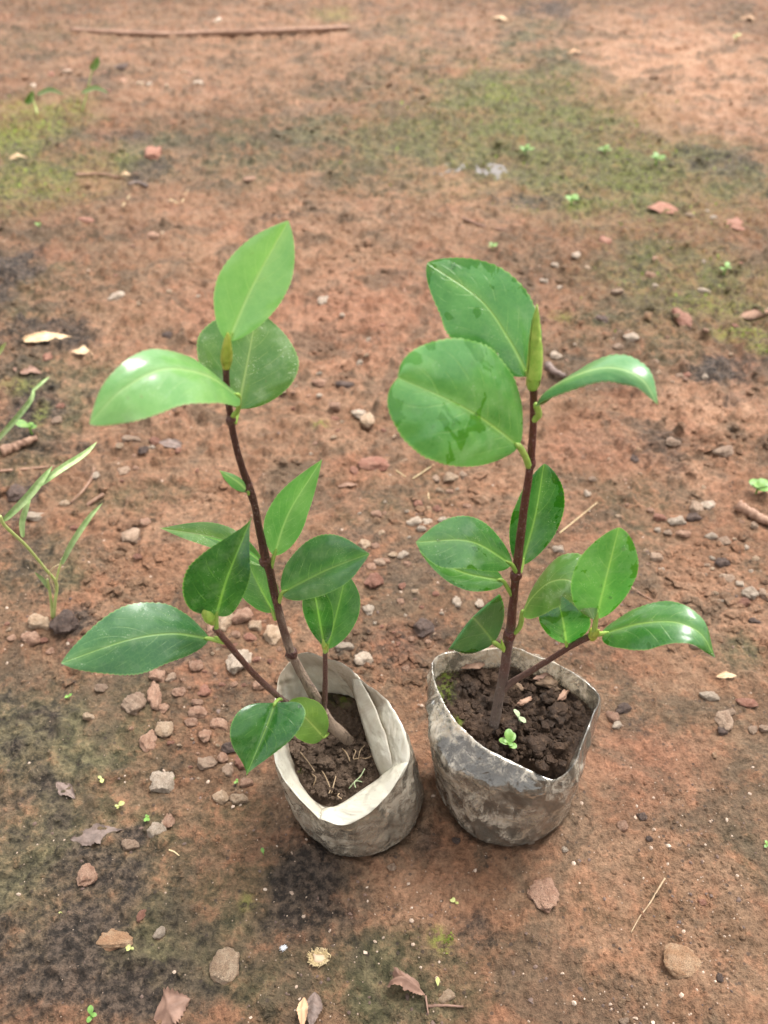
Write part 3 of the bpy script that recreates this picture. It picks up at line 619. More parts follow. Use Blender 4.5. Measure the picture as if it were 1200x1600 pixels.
film_strip('rim_flap', [(447,1168,.072),(455,1196,.0685),(468,1225,.065),(487,1256,.0625),(505,1274,.0625)], [(427,1165,.0865),(431,1192,.0830),(446,1220,.0785),(470,1250,.0725),(500,1279,.0675)], M['film_l'], bagL, 1.15, .0010)

# lumps of soil lying in the bags (parts of the soil)
def lump_geo(seed, sub=2, ang=0.35):
    bm = bmesh.new(); bmesh.ops.create_icosphere(bm, subdivisions=sub, radius=1.0)
    r_ = random.Random(seed); planes = []
    for _ in range(9):
        d = Vector((r_.gauss(0, 1), r_.gauss(0, 1), r_.gauss(0, 1))).normalized(); planes.append((d, r_.uniform(0.55, 0.88)))
    for v in bm.verts:
        p = v.co.copy()
        for d, k in planes:
            e = p.dot(d) - k
            if e > 0: p -= d * e * 0.85
        n_ = mnoise.noise(p * 1.6 + Vector((seed * 7.1, 0, 0))) * ang * 0.5 + mnoise.noise(p * 4.0 + Vector((seed * 3.3, 5, 0))) * ang * 0.30 + mnoise.noise(p * 9.0 + Vector((seed * 1.3, 2, 7))) * ang * 0.20
        v.co = p * (1 + n_)
    V = [v.co.copy() for v in bm.verts]; Fc = [tuple(x.index for x in f.verts) for f in bm.faces]; bm.free(); return V, Fc
def soil_clods(root_soil, info, spots, mat, bumpf, z0):
    for i, (px, py, s, rx) in enumerate(spots):
        p = at(px, py, z0); p.z = z0 + float(bumpf(np.array([p.x]), np.array([p.y]))[0]) - s * 0.05
        V, Fc = lump_geo(100 + i * 3 + int(z0 * 1000), 4, 1.25); a = rnd.uniform(0, 6.28)
        rot = Matrix.Rotation(a, 3, 'Z')
        V = [p + rot @ Vector((v.x * s * rx, v.y * s, v.z * s * 0.55)) for v in V]
        obj('soil_clod', V, Fc, mat, root_soil, attrs={'green': [0.0] * len(V), 'pale': [0.0] * len(V)})
soil_clods(soil_r, infoR, [(845,1165,.0095,1.2),(870,1120,.0075,1.1),(820,1108,.0070,1.2),(835,1140,.0060,1.1),(880,1150,.0060,1.0),(862,1090,.0070,1.3),(812,1085,.0050,1.2),(735,1075,.0070,1.1),(725,1105,.0060,1.2),
   (755,1055,.0060,1.2),(785,1105,.0055,1.0),(820,1165,.0055,1.0),(745,1130,.0050,1.1),(890,1105,.0055,1.0),(800,1055,.0055,1.2),(850,1060,.0055,1.3),(795,1140,.0050,1.2),(715,1060,.0045,1.3)], M['soil_r'], bump_r, 0.0855)
soil_clods(soil_l, infoL, [(508,1190,.0050,1.1),(540,1180,.0040,1.2),(490,1170,.0055,1.0),(478,1190,.0045,1.2),(530,1225,.0045,1.0),(505,1235,.0040,1.1),(565,1200,.0040,1.1),(550,1120,.0045,1.1),(535,1090,.0040,1.2),(460,1165,.0045,1.0),(520,1155,.0045,1.2)], M['soil_l'], bump_l, 0.0595)
def bag_crumbs(parent, info, mat, bumpf, n, smax, seed):
    (cx, cy), rs, mz = info; r_ = np.random.RandomState(seed); V = []; Fc = []; bm = bmesh.new(); bmesh.ops.create_icosphere(bm, subdivisions=1, radius=1.0)
    bv = [v.co.copy() for v in bm.verts]; bf = [tuple(x.index for x in f.verts) for f in bm.faces]; bm.free()
    for _ in range(n):
        k = r_.randint(0, NA); f = math.sqrt(r_.rand()) * .97; x = cx + rs[k] * f * math.cos(G[k]); y = cy + rs[k] * f * math.sin(G[k]); s = .0004 + (smax - .0004) * r_.rand() ** 3
        p = Vector((x, y, mz + float(bumpf(np.array([x]), np.array([y]))[0]) + s * .2)); o = len(V)
        for v in bv: q = v * (0.55 + .8 * r_.rand()); V.append(p + Vector((q.x * s, q.y * s, q.z * s * .75)))
        Fc += [tuple(i + o for i in t) for t in bf]
    q = obj('soil_crumbs', V, Fc, mat, parent, smooth=False, attrs={'green': [0.0] * len(V), 'pale': [0.0] * len(V)}); q['kind'] = 'stuff'
bag_crumbs(soil_r, infoR, M['soil_r'], bump_r, 900, .0034, 61)
bag_crumbs(soil_l, infoL, M['soil_l'], bump_l, 800, .0024, 62)
# bark chips on the right soil
for i, (px, py, w, a, m_) in enumerate([(858,1068,.0080,-.3,'bark'),(848,1058,.0060,.2,'drybrown'),(808,1070,.0045,-.7,'bark'),(740,1038,.0075,.2,'wood'),(880,1085,.0050,1.0,'wood'),(820,1095,.0045,.5,'wood')]):
    p = at(px, py, .0925); V, Fc = lump_geo(300 + i, 3, 1.3); rot = Matrix.Rotation(a, 3, 'Z') @ Matrix.Rotation(0.3, 3, 'X')
    V = [p + rot @ Vector((v.x * w, v.y * w * .45, v.z * w * .18)) for v in V]
    obj('bark_chip', V, Fc, M[m_], soil_r)
# root fibres on the left soil
for i, pp in enumerate([[(503,1205),(509,1220),(516,1235),(514,1243)],[(525,1215),(522,1228),(518,1240)],[(470,1180),(482,1195),(492,1208)],[(553,1172),(556,1178),(552,1186),(560,1190)],[(535,1172),(542,1182),(547,1190)],
                        [(572,1165),(563,1178),(560,1190)],[(556,1235),(554,1226),(563,1215),(570,1206)],[(545,1232),(556,1224),(566,1224)],[(530,1240),(528,1248),(534,1252)],[(488,1212),(494,1222),(490,1230)],[(562,1186),(572,1190),(580,1184)]]):
    path = []
    for j, (a, b) in enumerate(pp):
        q = at(a, b, .060); q.z = .0595 + float(bump_l(np.array([q.x]), np.array([q.y]))[0]) + 0.0012 + 0.002 * (j % 2); path.append(q)
    tube('root_fibre', path, [.00035] * len(path), M['lichen'] if i in (6, 7) else M['root'], soil_l, n=14, seg=6, rough=0.3, seed=i)

# ================================================================== LEAVES
def leaf_geo(mid, L, Rr, two=False, tw=0.5, wb=0.62, wt=1.0, peak=0.46, cup=0.12, wave=0.02, teeth=0.013, twist=0.0, under=False, seed=0, transport=True, n=60, m=9, thick=0.00035, holes=None, bend=0.0):
    """midrib through the given points, side vectors given at fraction tw; returns two-sided closed sheet"""
    K = 96
    mp = [Vector(p) for p in catmull([tuple(p) for p in mid], K)]
    def mid_at(t):
        u = t * (K - 1); i = min(int(u), K - 2); return mp[i].lerp(mp[i + 1], u - i)
    def tan_at(t): return (mid_at(min(t + .02, 1)) - mid_at(max(t - .02, 0))).normalized()
    c0 = mid_at(tw); vL = Vector(L) - c0; vR = Vector(Rr) - c0; T0 = tan_at(tw)
    nrm = vR.cross(T0)
    cam_v = Vector((0, 0, CAM_H)) - c0
    if (nrm.dot(cam_v) < 0) != under: vL, vR = vR, vL
    a = math.log(.5) / math.log(peak)
    def wf(t):
        s = max(math.sin(math.pi * t ** a), 0.0); return s ** (wb + (wt - wb) * t)
    wn_ = wf(tw) or 1
    width = vL.length + vR.length
    top = []; att = []
    for i in range(n + 1):
        t = i / n; t = t * 0.5 + 0.5 * (0.5 - 0.5 * math.cos(math.pi * t)); c = mid_at(t); Tn = tan_at(t)
        q = T0.rotation_difference(Tn) if transport else Quaternion()
        q = Quaternion(Tn, twist * (t - tw)) @ q
        w = wf(t) / wn_; w = max(w, 0.012)
        l = q @ vL; r = q @ vR; N = (r.normalized() - l.normalized()).cross(Tn).normalized()
        for j in range(-m, m + 1):
            s = j / m; side = r if s > 0 else l; e = abs(s)
            ww = w
            if e > 0.99: ww = w * (1 + teeth * (1 if i % 2 else -1) * (0.6 + 0.8 * abs(mnoise.noise(Vector((t * 20, s, seed))))))
            ww *= 1 + 0.03 * mnoise.noise(Vector((t * 5, s * 2, seed + 2.2))) * e
            p = c + side * e * ww
            b = cup * width * 0.5 * w * (e * (1 - e) * 2.0)
            wv = wave * width * e * e * (mnoise.noise(Vector((t * 3.2, s * 1.2, seed))) + 0.5 * mnoise.noise(Vector((t * 8, s * 2, seed + 4))))
            groove = -0.012 * width * math.exp(-(e * w / 0.06) ** 2) * (1 - t)
            fine = 0.006 * width * mnoise.noise(Vector((t * 9, s * 5, seed + 9))) * w
            p = p + N * (b + wv + groove + fine - bend * width * e * e * w)
            top.append((p, N)); att.append((t, s, e * side.length * ww))
    nc = 2 * m + 1
    V = [p for p, _ in top] + [p - N * thick for p, N in top]
    k = len(top); Fc = []; mi = []
    for i in range(n):
        for j in range(nc - 1):
            a_, b_, c_, d_ = i * nc + j, i * nc + j + 1, (i + 1) * nc + j + 1, (i + 1) * nc + j
            Fc.append((a_, b_, c_, d_)); mi.append(0); Fc.append((k + d_, k + c_, k + b_, k + a_)); mi.append(1)
    if not two:
        Fc = [f for f, q in zip(Fc, mi) if q == 0]; V = V[:k]
        return V, Fc, {'lt': [x[0] for x in att], 'ls': [x[1] for x in att], 'ld': [x[2] for x in att]}, [0] * len(Fc)
    def wall(i0, i1): Fc.append((i1, i0, k + i0, k + i1)); mi.append(0)
    for i in range(n): wall((i + 1) * nc, i * nc); wall(i * nc + nc - 1, (i + 1) * nc + nc - 1)
    for j in range(nc - 1): wall(j, j + 1); wall(n * nc + j + 1, n * nc + j)
    A = {'lt': [x[0] for x in att] * 2, 'ls': [x[1] for x in att] * 2, 'ld': [x[2] for x in att] * 2}
    return V, Fc, A, mi
def leaf(parent, mid, L, Rr, mat='leaf', pet=None, label=None, name='leaf', umat='under', pr=0.0011, pmat='petiole', **kw):
    mid = [P(*p) for p in mid]
    V, Fc, A, mi = leaf_geo(mid, P(*L), P(*Rr), seed=rnd.uniform(0, 50), **kw)
    o = obj(name, V, Fc, None, parent, attrs=A, mats=[M[mat], M[umat]], midx=mi)
    if label: o['label'] = label
    if pet:
        pts = [P(*p) for p in pet]; d = (mid[1] - mid[0]) if len(mid) < 4 else (mid[1] - mid[0])
        pts = pts + [mid[0] + d * 0.02, mid[0] + d * 0.16]
        nrm = Vector((0, 0, 0))
        tube('petiole', pts, [pr * 1.15] + [pr] * (len(pts) - 3) + [pr * 0.95, pr * 0.35], M[pmat], o, n=16, seg=8)
    return o

# ------------------------------------------------------------------ left seedling
stemL = [(553,1166,.333),(535,1148,.330),(515,1130,.3275),(500,1106,.327),(488,1082,.328),(470,1050,.330),(455,1020,.331),(442,980,.332),(432,940,.333),(423,900,.334),(415,872,.334),(406,830,.334),(398,790,.334),(387,755,.334),(375,720,.333),(366,685,.333),(360,650,.333),(355,610,.333),(353,575,.333),(353,545,.333)]
seedL = empty('seedling', P(553,1166,.333), 'taller slender seedling with reddish bare stem in the milky white bag', 'seedling', 'potted seedlings')
tube('stem', [P(*p) for p in stemL], [0.00361,0.00361,0.00353,0.00361,0.00310,0.00267,0.00249,0.00232,0.00224,0.00215,0.00232,0.00189,0.00181,0.00189,0.00163,0.00155,0.00155,0.00146,0.00146,0.00155], M['bark_l'], seedL, n=90, seg=14, rough=0.16, seed=2)
brL = [(512,1138,.326),(480,1118,.319),(440,1092,.313),(410,1066,.309),(385,1040,.306),(360,1010,.303),(336,982,.301)]
tube('branch', [P(*p) for p in brL], [0.00234,0.00189,0.00171,0.00171,0.00162,0.00162,0.00153], M['twig_bark'], seedL, n=50, seg=10, rough=0.14, seed=5)
tube('twig', [P(*p) for p in [(503,1120,.325),(507,1095,.327),(508,1060,.329),(508,1018,.331)]], [.0022,.0017,.0015,.0014], M['twig_bark'], seedL, n=24, seg=10, rough=0.16, seed=6)
# nodes on the stem
for i, (x, y, Y, r) in enumerate([(415,876,.334,.0031),(456,1022,.331,.0034),(505,1118,.327,.0046),(387,760,.334,.0025),(361,655,.333,.0023)]):
    a = P(x - 2, y + 6, Y); b = P(x + 1, y - 6, Y)
    tube('stem_node', [a, a.lerp(b, .5), b], [r * .75, r, r * .7], M['bark_l'] if i in (1, 2) else M['twig_bark'], seedL, n=10, seg=12, rough=0.25, seed=i)
def scale_bud(parent, base, tip, r, mat='bud', nsc=4, pr=(0.55, 1.0, 0.85, 0.45, 0.08)):
    a = P(*base); b = P(*tip); pts = [a.lerp(b, k / 4) for k in range(5)]
    o = tube('bud', pts, [r * k for k in pr], M[mat], parent, n=24, seg=14, rough=0.06, seed=a.x * 90)
    ax = (b - a); u = ax.cross(Vector((0, -1, 0.3))).normalized(); w = ax.normalized().cross(u)
    for k in range(nsc):                       # overlapping bud scales
        an = k * 2.4 + 0.8; t0 = 0.02 + k * 0.10; t1 = min(t0 + 0.42, 0.97); V = []; Fc = []; nn, mm = 10, 6
        for i in range(nn + 1):
            f = i / nn; t = t0 + (t1 - t0) * f
            rr = r * float(np.interp(t, [0, .25, .5, .75, 1], pr)) * 1.07 + r * 0.05 * math.sin(math.pi * f)
            wd = 1.25 * (1 - f ** 2.2) + 0.02
            for j in range(-mm, mm + 1):
                q = an + wd * j / mm; V.append(a + ax * t + (u * math.cos(q) + w * math.sin(q)) * rr)
        nc = 2 * mm + 1
        for i in range(nn):
            for j in range(nc - 1): Fc.append((i * nc + j, i * nc + j + 1, (i + 1) * nc + j + 1, (i + 1) * nc + j))
        s = obj('bud_scale', V, Fc, M[mat], o); sm = s.modifiers.new('t', 'SOLIDIFY'); sm.thickness = 0.0002
    return o
leaf(seedL, [(357,533,.333),(396,445,.343),(450,345,.352)], (345,424,.339), (447,458,.342), 'leaf_young', tw=.48, wb=.62, wt=.85, cup=.10, peak=.47, pet=[(354,545,.333)], label='upright light green leaf at the top of the left seedling')
scale_bud(seedL, (353,575,.3325), (356,520,.3315), .0023, 'bud_y', 3, (.7, 1.0, .95, .7, .2))
leaf(seedL, [(374,620,.326),(322,586,.308),(255,577,.291),(190,610,.277),(140,662,.268)], (243,545,.300), (268,637,.278), 'leaf_mid', tw=.5, wb=.42, wt=.75, cup=.10, peak=.46, twist=-.25, pet=[(364,650,.332),(372,640,.330)], label='large drooping leaf reaching left and towards the viewer', wave=.03)
leaf(seedL, [(372,640,.338),(386,570,.348),(402,485,.362)], (307,535,.350), (466,580,.350), 'leaf_dust', tw=.42, wb=.5, wt=.9, cup=.05, peak=.43, pet=[(366,662,.333)], bend=.04, label='dusty scarred leaf behind the stem top')
leaf(seedL, [(388,768,.3325),(372,753,.329),(343,735,.326)], (362,761,.328), (374,746,.331), 'leaf_young', wave=.02, pet=[(389,772,.333)], pr=.0008, label='tiny young leaf halfway up the stem')
leaf(seedL, [(428,868,.335),(452,800,.342),(503,718,.350)], (424,786,.338), (477,815,.342), 'leaf_mid', tw=.48, wb=.75, wt=.95, peak=.42, cup=.08, pet=[(423,888,.334)])
leaf(seedL, [(440,927,.331),(508,892,.321),(577,865,.311)], (489,838,.334), (516,924,.308), 'leaf', tw=.46, wb=.55, wt=.95, peak=.42, cup=.14, pet=[(434,945,.333)], bend=.05)
leaf(seedL, [(511,1014,.332),(527,955,.338),(541,896,.344)], (495,948,.337), (562,955,.335), 'leaf', tw=.5, wb=.62, wt=.8, cup=.08, pet=[(508,1022,.331)])
leaf(seedL, [(506,1006,.329),(497,955,.327),(488,908,.330)], (473,952,.328), (519,950,.326), 'leaf_dark', tw=.5, wb=.62, wt=.8, cup=.10, pet=[(508,1020,.331)])
leaf(seedL, [(338,962,.302),(352,912,.303),(368,870,.306),(393,809,.314)], (288,900,.297), (386,917,.300), 'leaf_dark', tw=.34, wb=.42, wt=1.35, peak=.34, cup=.12, pet=[(338,984,.3012)], label='heart-shaped dark leaf standing on the side branch', teeth=.018, wave=.02)
leaf(seedL, [(414,884,.336),(345,843,.352),(250,825,.368)], (335,817,.358), (318,852,.350), 'leaf_dust', tw=.55, wb=.7, wt=1.05, peak=.44, cup=.10, pet=[(418,886,.334)])
leaf(seedL, [(416,884,.3345),(378,858,.340),(312,835,.350)], (366,848,.342), (372,866,.339), 'leaf_young', tw=.5, wb=.8, wt=1.1, peak=.44, cup=.05, pet=[(419,888,.334)], pr=.0007)
leaf(seedL, [(427,957,.334),(402,910,.340),(378,858,.350)], (372,922,.340), (426,898,.338), 'leaf', tw=.5, wb=.62, wt=.85, cup=.10, pet=[(431,968,.333)])
leaf(seedL, [(328,998,.300),(270,990,.291),(200,1000,.282),(96,1036,.270)], (205,944,.298), (212,1054,.271), 'leaf', tw=.5, wb=.60, wt=.85, peak=.45, cup=.10, pet=[(352,1004,.3025)], label='wide flat leaf reaching far left over the stones', teeth=.018, wave=.025)
leaf(seedL, [(430,1098,.306),(414,1142,.293),(385,1211,.276)], (361,1128,.289), (475,1124,.293), 'leaf_dark', tw=.36, wb=.36, wt=1.25, peak=.36, cup=.16, pet=[(446,1098,.3145),(438,1092,.3115)], bend=.06, label='low dark leaf hanging over the bag rim, tip down')
leaf(seedL, [(506,1152,.321),(480,1124,.316),(452,1096,.312)], (462,1150,.311), (500,1100,.319), 'under', tw=.5, wb=.5, wt=.6, cup=.04, pet=[(512,1146,.325)], label='pale leaf showing its underside at the stem base', umat='leaf')
scale_bud(seedL, (333,974,.3015), (311,940,.300), .0027, 'bud', 4)
scale_bud(seedL, (352,1002,.3025), (334,994,.3015), .0013, 'bud', 3)
scale_bud(seedL, (509,1016,.3305), (503,996,.3290), .0015, 'bud_y', 3)

# ------------------------------------------------------------------ right seedling
stemR = [(769,1146,.3225),(774,1120,.324),(780,1090,.3255),(786,1060,.327),(792,1020,.3285),(798,980,.330),(802,940,.331),(806,900,.332),(812,850,.333),(818,800,.334),(823,765,.334),(828,730,.334),(831,700,.334),(833,660,.334),(834,625,.334),(833,606,.334)]
seedR = empty('seedling', P(769,1146,.3225), 'stouter seedling with large wet rounded leaves in the muddy bag', 'seedling', 'potted seedlings')
tube('stem', [P(*p) for p in stemR], [0.00327,0.00310,0.00292,0.00284,0.00267,0.00258,0.00224,0.00224,0.00215,0.00198,0.00189,0.00189,0.00181,0.00172,0.00172,0.00172], M['bark_r'], seedR, n=90, seg=14, rough=0.12, seed=12)
tube('branch', [P(*p) for p in [(782,1082,.326),(800,1066,.3245),(850,1036,.317),(895,1008,.309),(926,992,.303)]], [0.00198,0.00189,0.00162,0.00153,0.00171], M['twig_bark'], seedR, n=40, seg=10, rough=0.14, seed=15)
for i, (x, y, Y, r) in enumerate([(796,992,.3295,.0036),(806,900,.332,.0030),(829,724,.334,.0026),(927,991,.3025,.0024)]):
    a = P(x - 1, y + 7, Y); b = P(x + 1, y - 7, Y)
    tube('stem_node', [a, a.lerp(b, .5), b], [r * .75, r, r * .75], M['bark_r'] if i < 3 else M['bud_y'], seedR, n=10, seg=12, rough=0.25, seed=i + 20)
leaf(seedR, [(826,588,.335),(795,530,.343),(750,468,.352),(668,411,.366)], (700,520,.346), (815,443,.356), 'leaf_wet', tw=.52, wb=.55, wt=.75, peak=.47, cup=.08, pet=[(832,612,.334)], label='upper wet leaf pointing up and to the left', teeth=.018, wave=.025)
leaf(seedR, [(812,698,.322),(768,664,.314),(716,632,.307),(622,590,.299)], (768,542,.325), (674,718,.289), 'leaf_wet', tw=.5, wb=.44, wt=.50, peak=.48, cup=.12, pet=[(826,728,.333),(820,712,.328)], pr=.0015, label='largest round wet leaf spreading to the left', wave=.02, bend=.03)
leaf(seedR, [(838,634,.327),(852,612,.3245),(895,588,.318),(950,574,.311),(1000,590,.303),(1028,632,.296)], (922,564,.327), (928,596,.308), 'leaf_young', tw=.5, wb=.50, wt=.95, peak=.46, cup=.08, twist=.75, pet=[(834,656,.334),(842,648,.330)], pr=.0015, umat='under_olive', two=True, bend=.05, label='arched narrow leaf bending over to the right', wave=.05, teeth=.05)
leaf(seedR, [(815,884,.336),(836,808,.346),(850,725,.354)], (799,808,.344), (881,798,.346), 'leaf_wetd', tw=.48, wb=.60, wt=.75, cup=.06, pet=[(808,905,.332)], pr=.0013)
leaf(seedR, [(800,882,.328),(735,846,.317),(650,847,.305)], (742,809,.328), (716,888,.302), 'leaf_wetd', tw=.46, wb=.58, wt=.85, cup=.10, pet=[(808,896,.332)], label='upper of two overlapping oval leaves on the left')
leaf(seedR, [(787,908,.330),(720,893,.326),(655,860,.322)], (715,855,.334), (722,920,.319), 'leaf_wetd', tw=.48, wb=.55, wt=.75, cup=.10, pet=[(801,932,.331)], label='lower of two overlapping oval leaves on the left')
leaf(seedR, [(772,1004,.3215),(758,986,.316),(741,967,.311),(735,968,.313),(738,985,.319),(752,1008,.3255)], (701,1014,.3045), (777,930,.318), 'leaf_wet', tw=.52, wb=.78, wt=.75, cup=.02, pet=[(786,1012,.327),(778,1008,.325)], transport=False, pr=.0014, umat='under_olive', two=True, label='small leaf folded back on itself low on the stem', wave=.0)
leaf(seedR, [(816,958,.326),(832,932,.321),(862,908,.315),(898,912,.307),(928,968,.297)], (880,864,.327), (862,950,.304), 'leaf_dust', tw=.5, wb=.55, wt=.75, peak=.5, cup=.10, pet=[(799,992,.3295),(812,980,.328)], pr=.0014, bend=.05, label='dusty arched leaf behind the upright one')
leaf(seedR, [(931,968,.3005),(948,900,.302),(967,824,.308)], (895,896,.301), (996,893,.3025), 'leaf_wet', tw=.5, wb=.58, wt=.70, cup=.08, pet=[(928,988,.302)], pr=.0012, label='upright oval wet leaf at the branch end', wave=.02)
leaf(seedR, [(885,1006,.3105),(880,972,.309),(870,928,.316)], (842,962,.311), (919,958,.3085), 'leaf_wet', tw=.55, wb=.60, wt=.7, cup=.06, pet=[(888,1012,.3105)], label='small bright leaf under the dusty arched one')
leaf(seedR, [(942,990,.300),(1000,974,.293),(1055,972,.287),(1095,990,.281),(1117,1027,.276)], (1030,938,.301), (1018,1011,.277), 'leaf_wetd', tw=.48, wb=.58, wt=.95, peak=.46, cup=.12, pet=[(929,992,.302)], pr=.0012, label='long glossy leaf reaching right with its tip curled down', wave=.02, bend=.04)
def mat_water():
    t = NT('water_drop'); q = t.n.new('ShaderNodeBsdfPrincipled'); q.inputs['Base Color'].default_value = (1, 1, 1, 1); q.inputs['Roughness'].default_value = 0.02
    q.inputs['IOR'].default_value = 1.33; q.inputs['Transmission Weight'].default_value = 1.0; return t.done(q.outputs[0])
M['water'] = mat_water()
def dew(lf, n, seed, rmin=.0004, rmax=.0011):
    r_ = random.Random(seed); me = lf.data; vs = me.vertices; base_ = [tuple(v.co) for v in vs]; org = Vector(root_of(lf).location)
    for _ in range(n):
        i = r_.randrange(len(vs)); p = vs[i].co; nn = vs[i].normal; s_ = r_.uniform(rmin, rmax)
        if nn.z < 0: nn = -nn
        bm = bmesh.new(); bmesh.ops.create_icosphere(bm, subdivisions=3, radius=1.0); q = nn.to_track_quat('Z', 'Y')
        V = [org + p + q @ Vector((v.co.x * s_, v.co.y * s_ * 1.15, max(v.co.z, -.15) * s_ * .6)) for v in bm.verts]; Fc = [tuple(x.index for x in f.verts) for f in bm.faces]; bm.free()
        obj('water_drop', V, Fc, M['water'], lf)
for k_, lf in enumerate([o for o in bpy.data.objects if o.name.split('.')[0] == 'leaf' and o.parent == seedR and o.data.materials[0].name.startswith('leaf_wet')]): dew(lf, 5, 500 + k_)
for k_, lf in enumerate([o for o in bpy.data.objects if o.name.split('.')[0] == 'leaf' and o.parent == seedL and 'low dark leaf' in o.get('label', '')]): dew(lf, 3, 600 + k_, .0008, .0013)
# long closed top bud: a rolled young leaf
def long_bud():
    pts = [(832,606,.3335),(834,585,.333),(836,560,.333),(837,530,.333),(838,500,.333),(839,476,.333)]
    o = tube('bud', [P(*p) for p in pts], [.0024,.0029,.0028,.0023,.0014,.0003], M['bud'], seedR, n=40, seg=16, rough=0.05, seed=3)
    for k, (t0, t1, an) in enumerate([(0.02, .30, -1.2), (.12, .62, 1.0), (.22, .95, -2.0)]):
        V = []; Fc = []; nn, mm = 18, 7; prr = [.0024,.0029,.0028,.0023,.0014,.0003]
        for i in range(nn + 1):
            f = i / nn; t = t0 + (t1 - t0) * f; u = t * 5; c = Vector(catmull([tuple(P(*p)) for p in pts], 101)[int(t * 100)])
            rr = float(np.interp(u, range(6), prr)) * 1.06 + .00015; wd = 1.5 * (1 - f ** 3) + .03
            for j in range(-mm, mm + 1):
                q = an + wd * j / mm; V.append(c + Vector((math.cos(q), -math.sin(q) * .9, 0.35 * math.sin(q))) * rr)
        nc = 2 * mm + 1
        for i in range(nn):
            for j in range(nc - 1): Fc.append((i * nc + j, i * nc + j + 1, (i + 1) * nc + j + 1, (i + 1) * nc + j))
        s = obj('bud_scale', V, Fc, M['bud_y'] if k == 0 else M['bud'], o); s.modifiers.new('t', 'SOLIDIFY').thickness = .0002
long_bud()
scale_bud(seedR, (927,994,.3015), (936,984,.300), .0018, 'bud_y', 3, (.8, 1, .9, .6, .2))
scale_bud(seedR, (787,1018,.327), (783,998,.325), .0013, 'bud', 2)

exec_small = True
# ================================================================== STONES
STONE_MESH = []
for i in range(9):
    V, Fc = lump_geo(i + 1, 4, 0.55)
    m = bpy.data.meshes.new('stone'); m.from_pydata([tuple(v) for v in V], [], Fc); m.polygons.foreach_set('use_smooth', [True] * len(m.polygons)); m.materials.append(None); m.update(); STONE_MESH.append(m)
ANG_MESH = []
for i in range(4):
    V, Fc = lump_geo(40 + i, 4, 0.35)
    m = bpy.data.meshes.new('stone'); m.from_pydata([tuple(v) for v in V], [], Fc); m.materials.append(None); m.polygons.foreach_set('use_smooth', [True] * len(m.polygons)); m.update(); ANG_MESH.append(m)
def stone(px, py, w, h, mat, label, group=None, cat='stone', name='stone', flat=0.66, sink=0.36, mesh=None):
    p = on_ground(px, py); s = mpp(p); dep = math.atan2(CAM_H - p.z, p.y)
    sx = w * s / 2
    # seen height of an ellipsoid: sqrt((sy sin)^2 + (sz cos)^2)
    sz = sx * flat * min(1.0, h / w * 1.15); vis = h * s / 2
    sy = math.sqrt(max(vis ** 2 - (sz * math.cos(dep)) ** 2, (0.45 * vis) ** 2)) / math.sin(dep); sy = min(sy, sx * 2.2)
    p = at(px, py, p.z + sz * (1 - 2 * sink) * 0.5)
    g = gh(p.x, p.y)
    o = bpy.data.objects.new(name, mesh or rnd.choice(STONE_MESH)); C.objects.link(o)
    o.location = (p.x, p.y, g + sz * (1 - 2 * sink)); o.scale = (sx * 1.12, sy * 1.12, sz * 1.12)
    o.rotation_euler = (rnd.uniform(-.15, .15), rnd.uniform(-.15, .15), rnd.choice([0, math.pi]) + rnd.uniform(-.25, .25))
    o.material_slots[0].link = 'OBJECT'; o.material_slots[0].material = M[mat]
    return tag(o, label, cat, group)
GA = 'stones scattered left of the milky bag'; GB = 'pebbles behind and between the seedlings'; GC = 'pebbles on the right side'; GD = 'stones in the foreground'; GE = 'stones in the background'
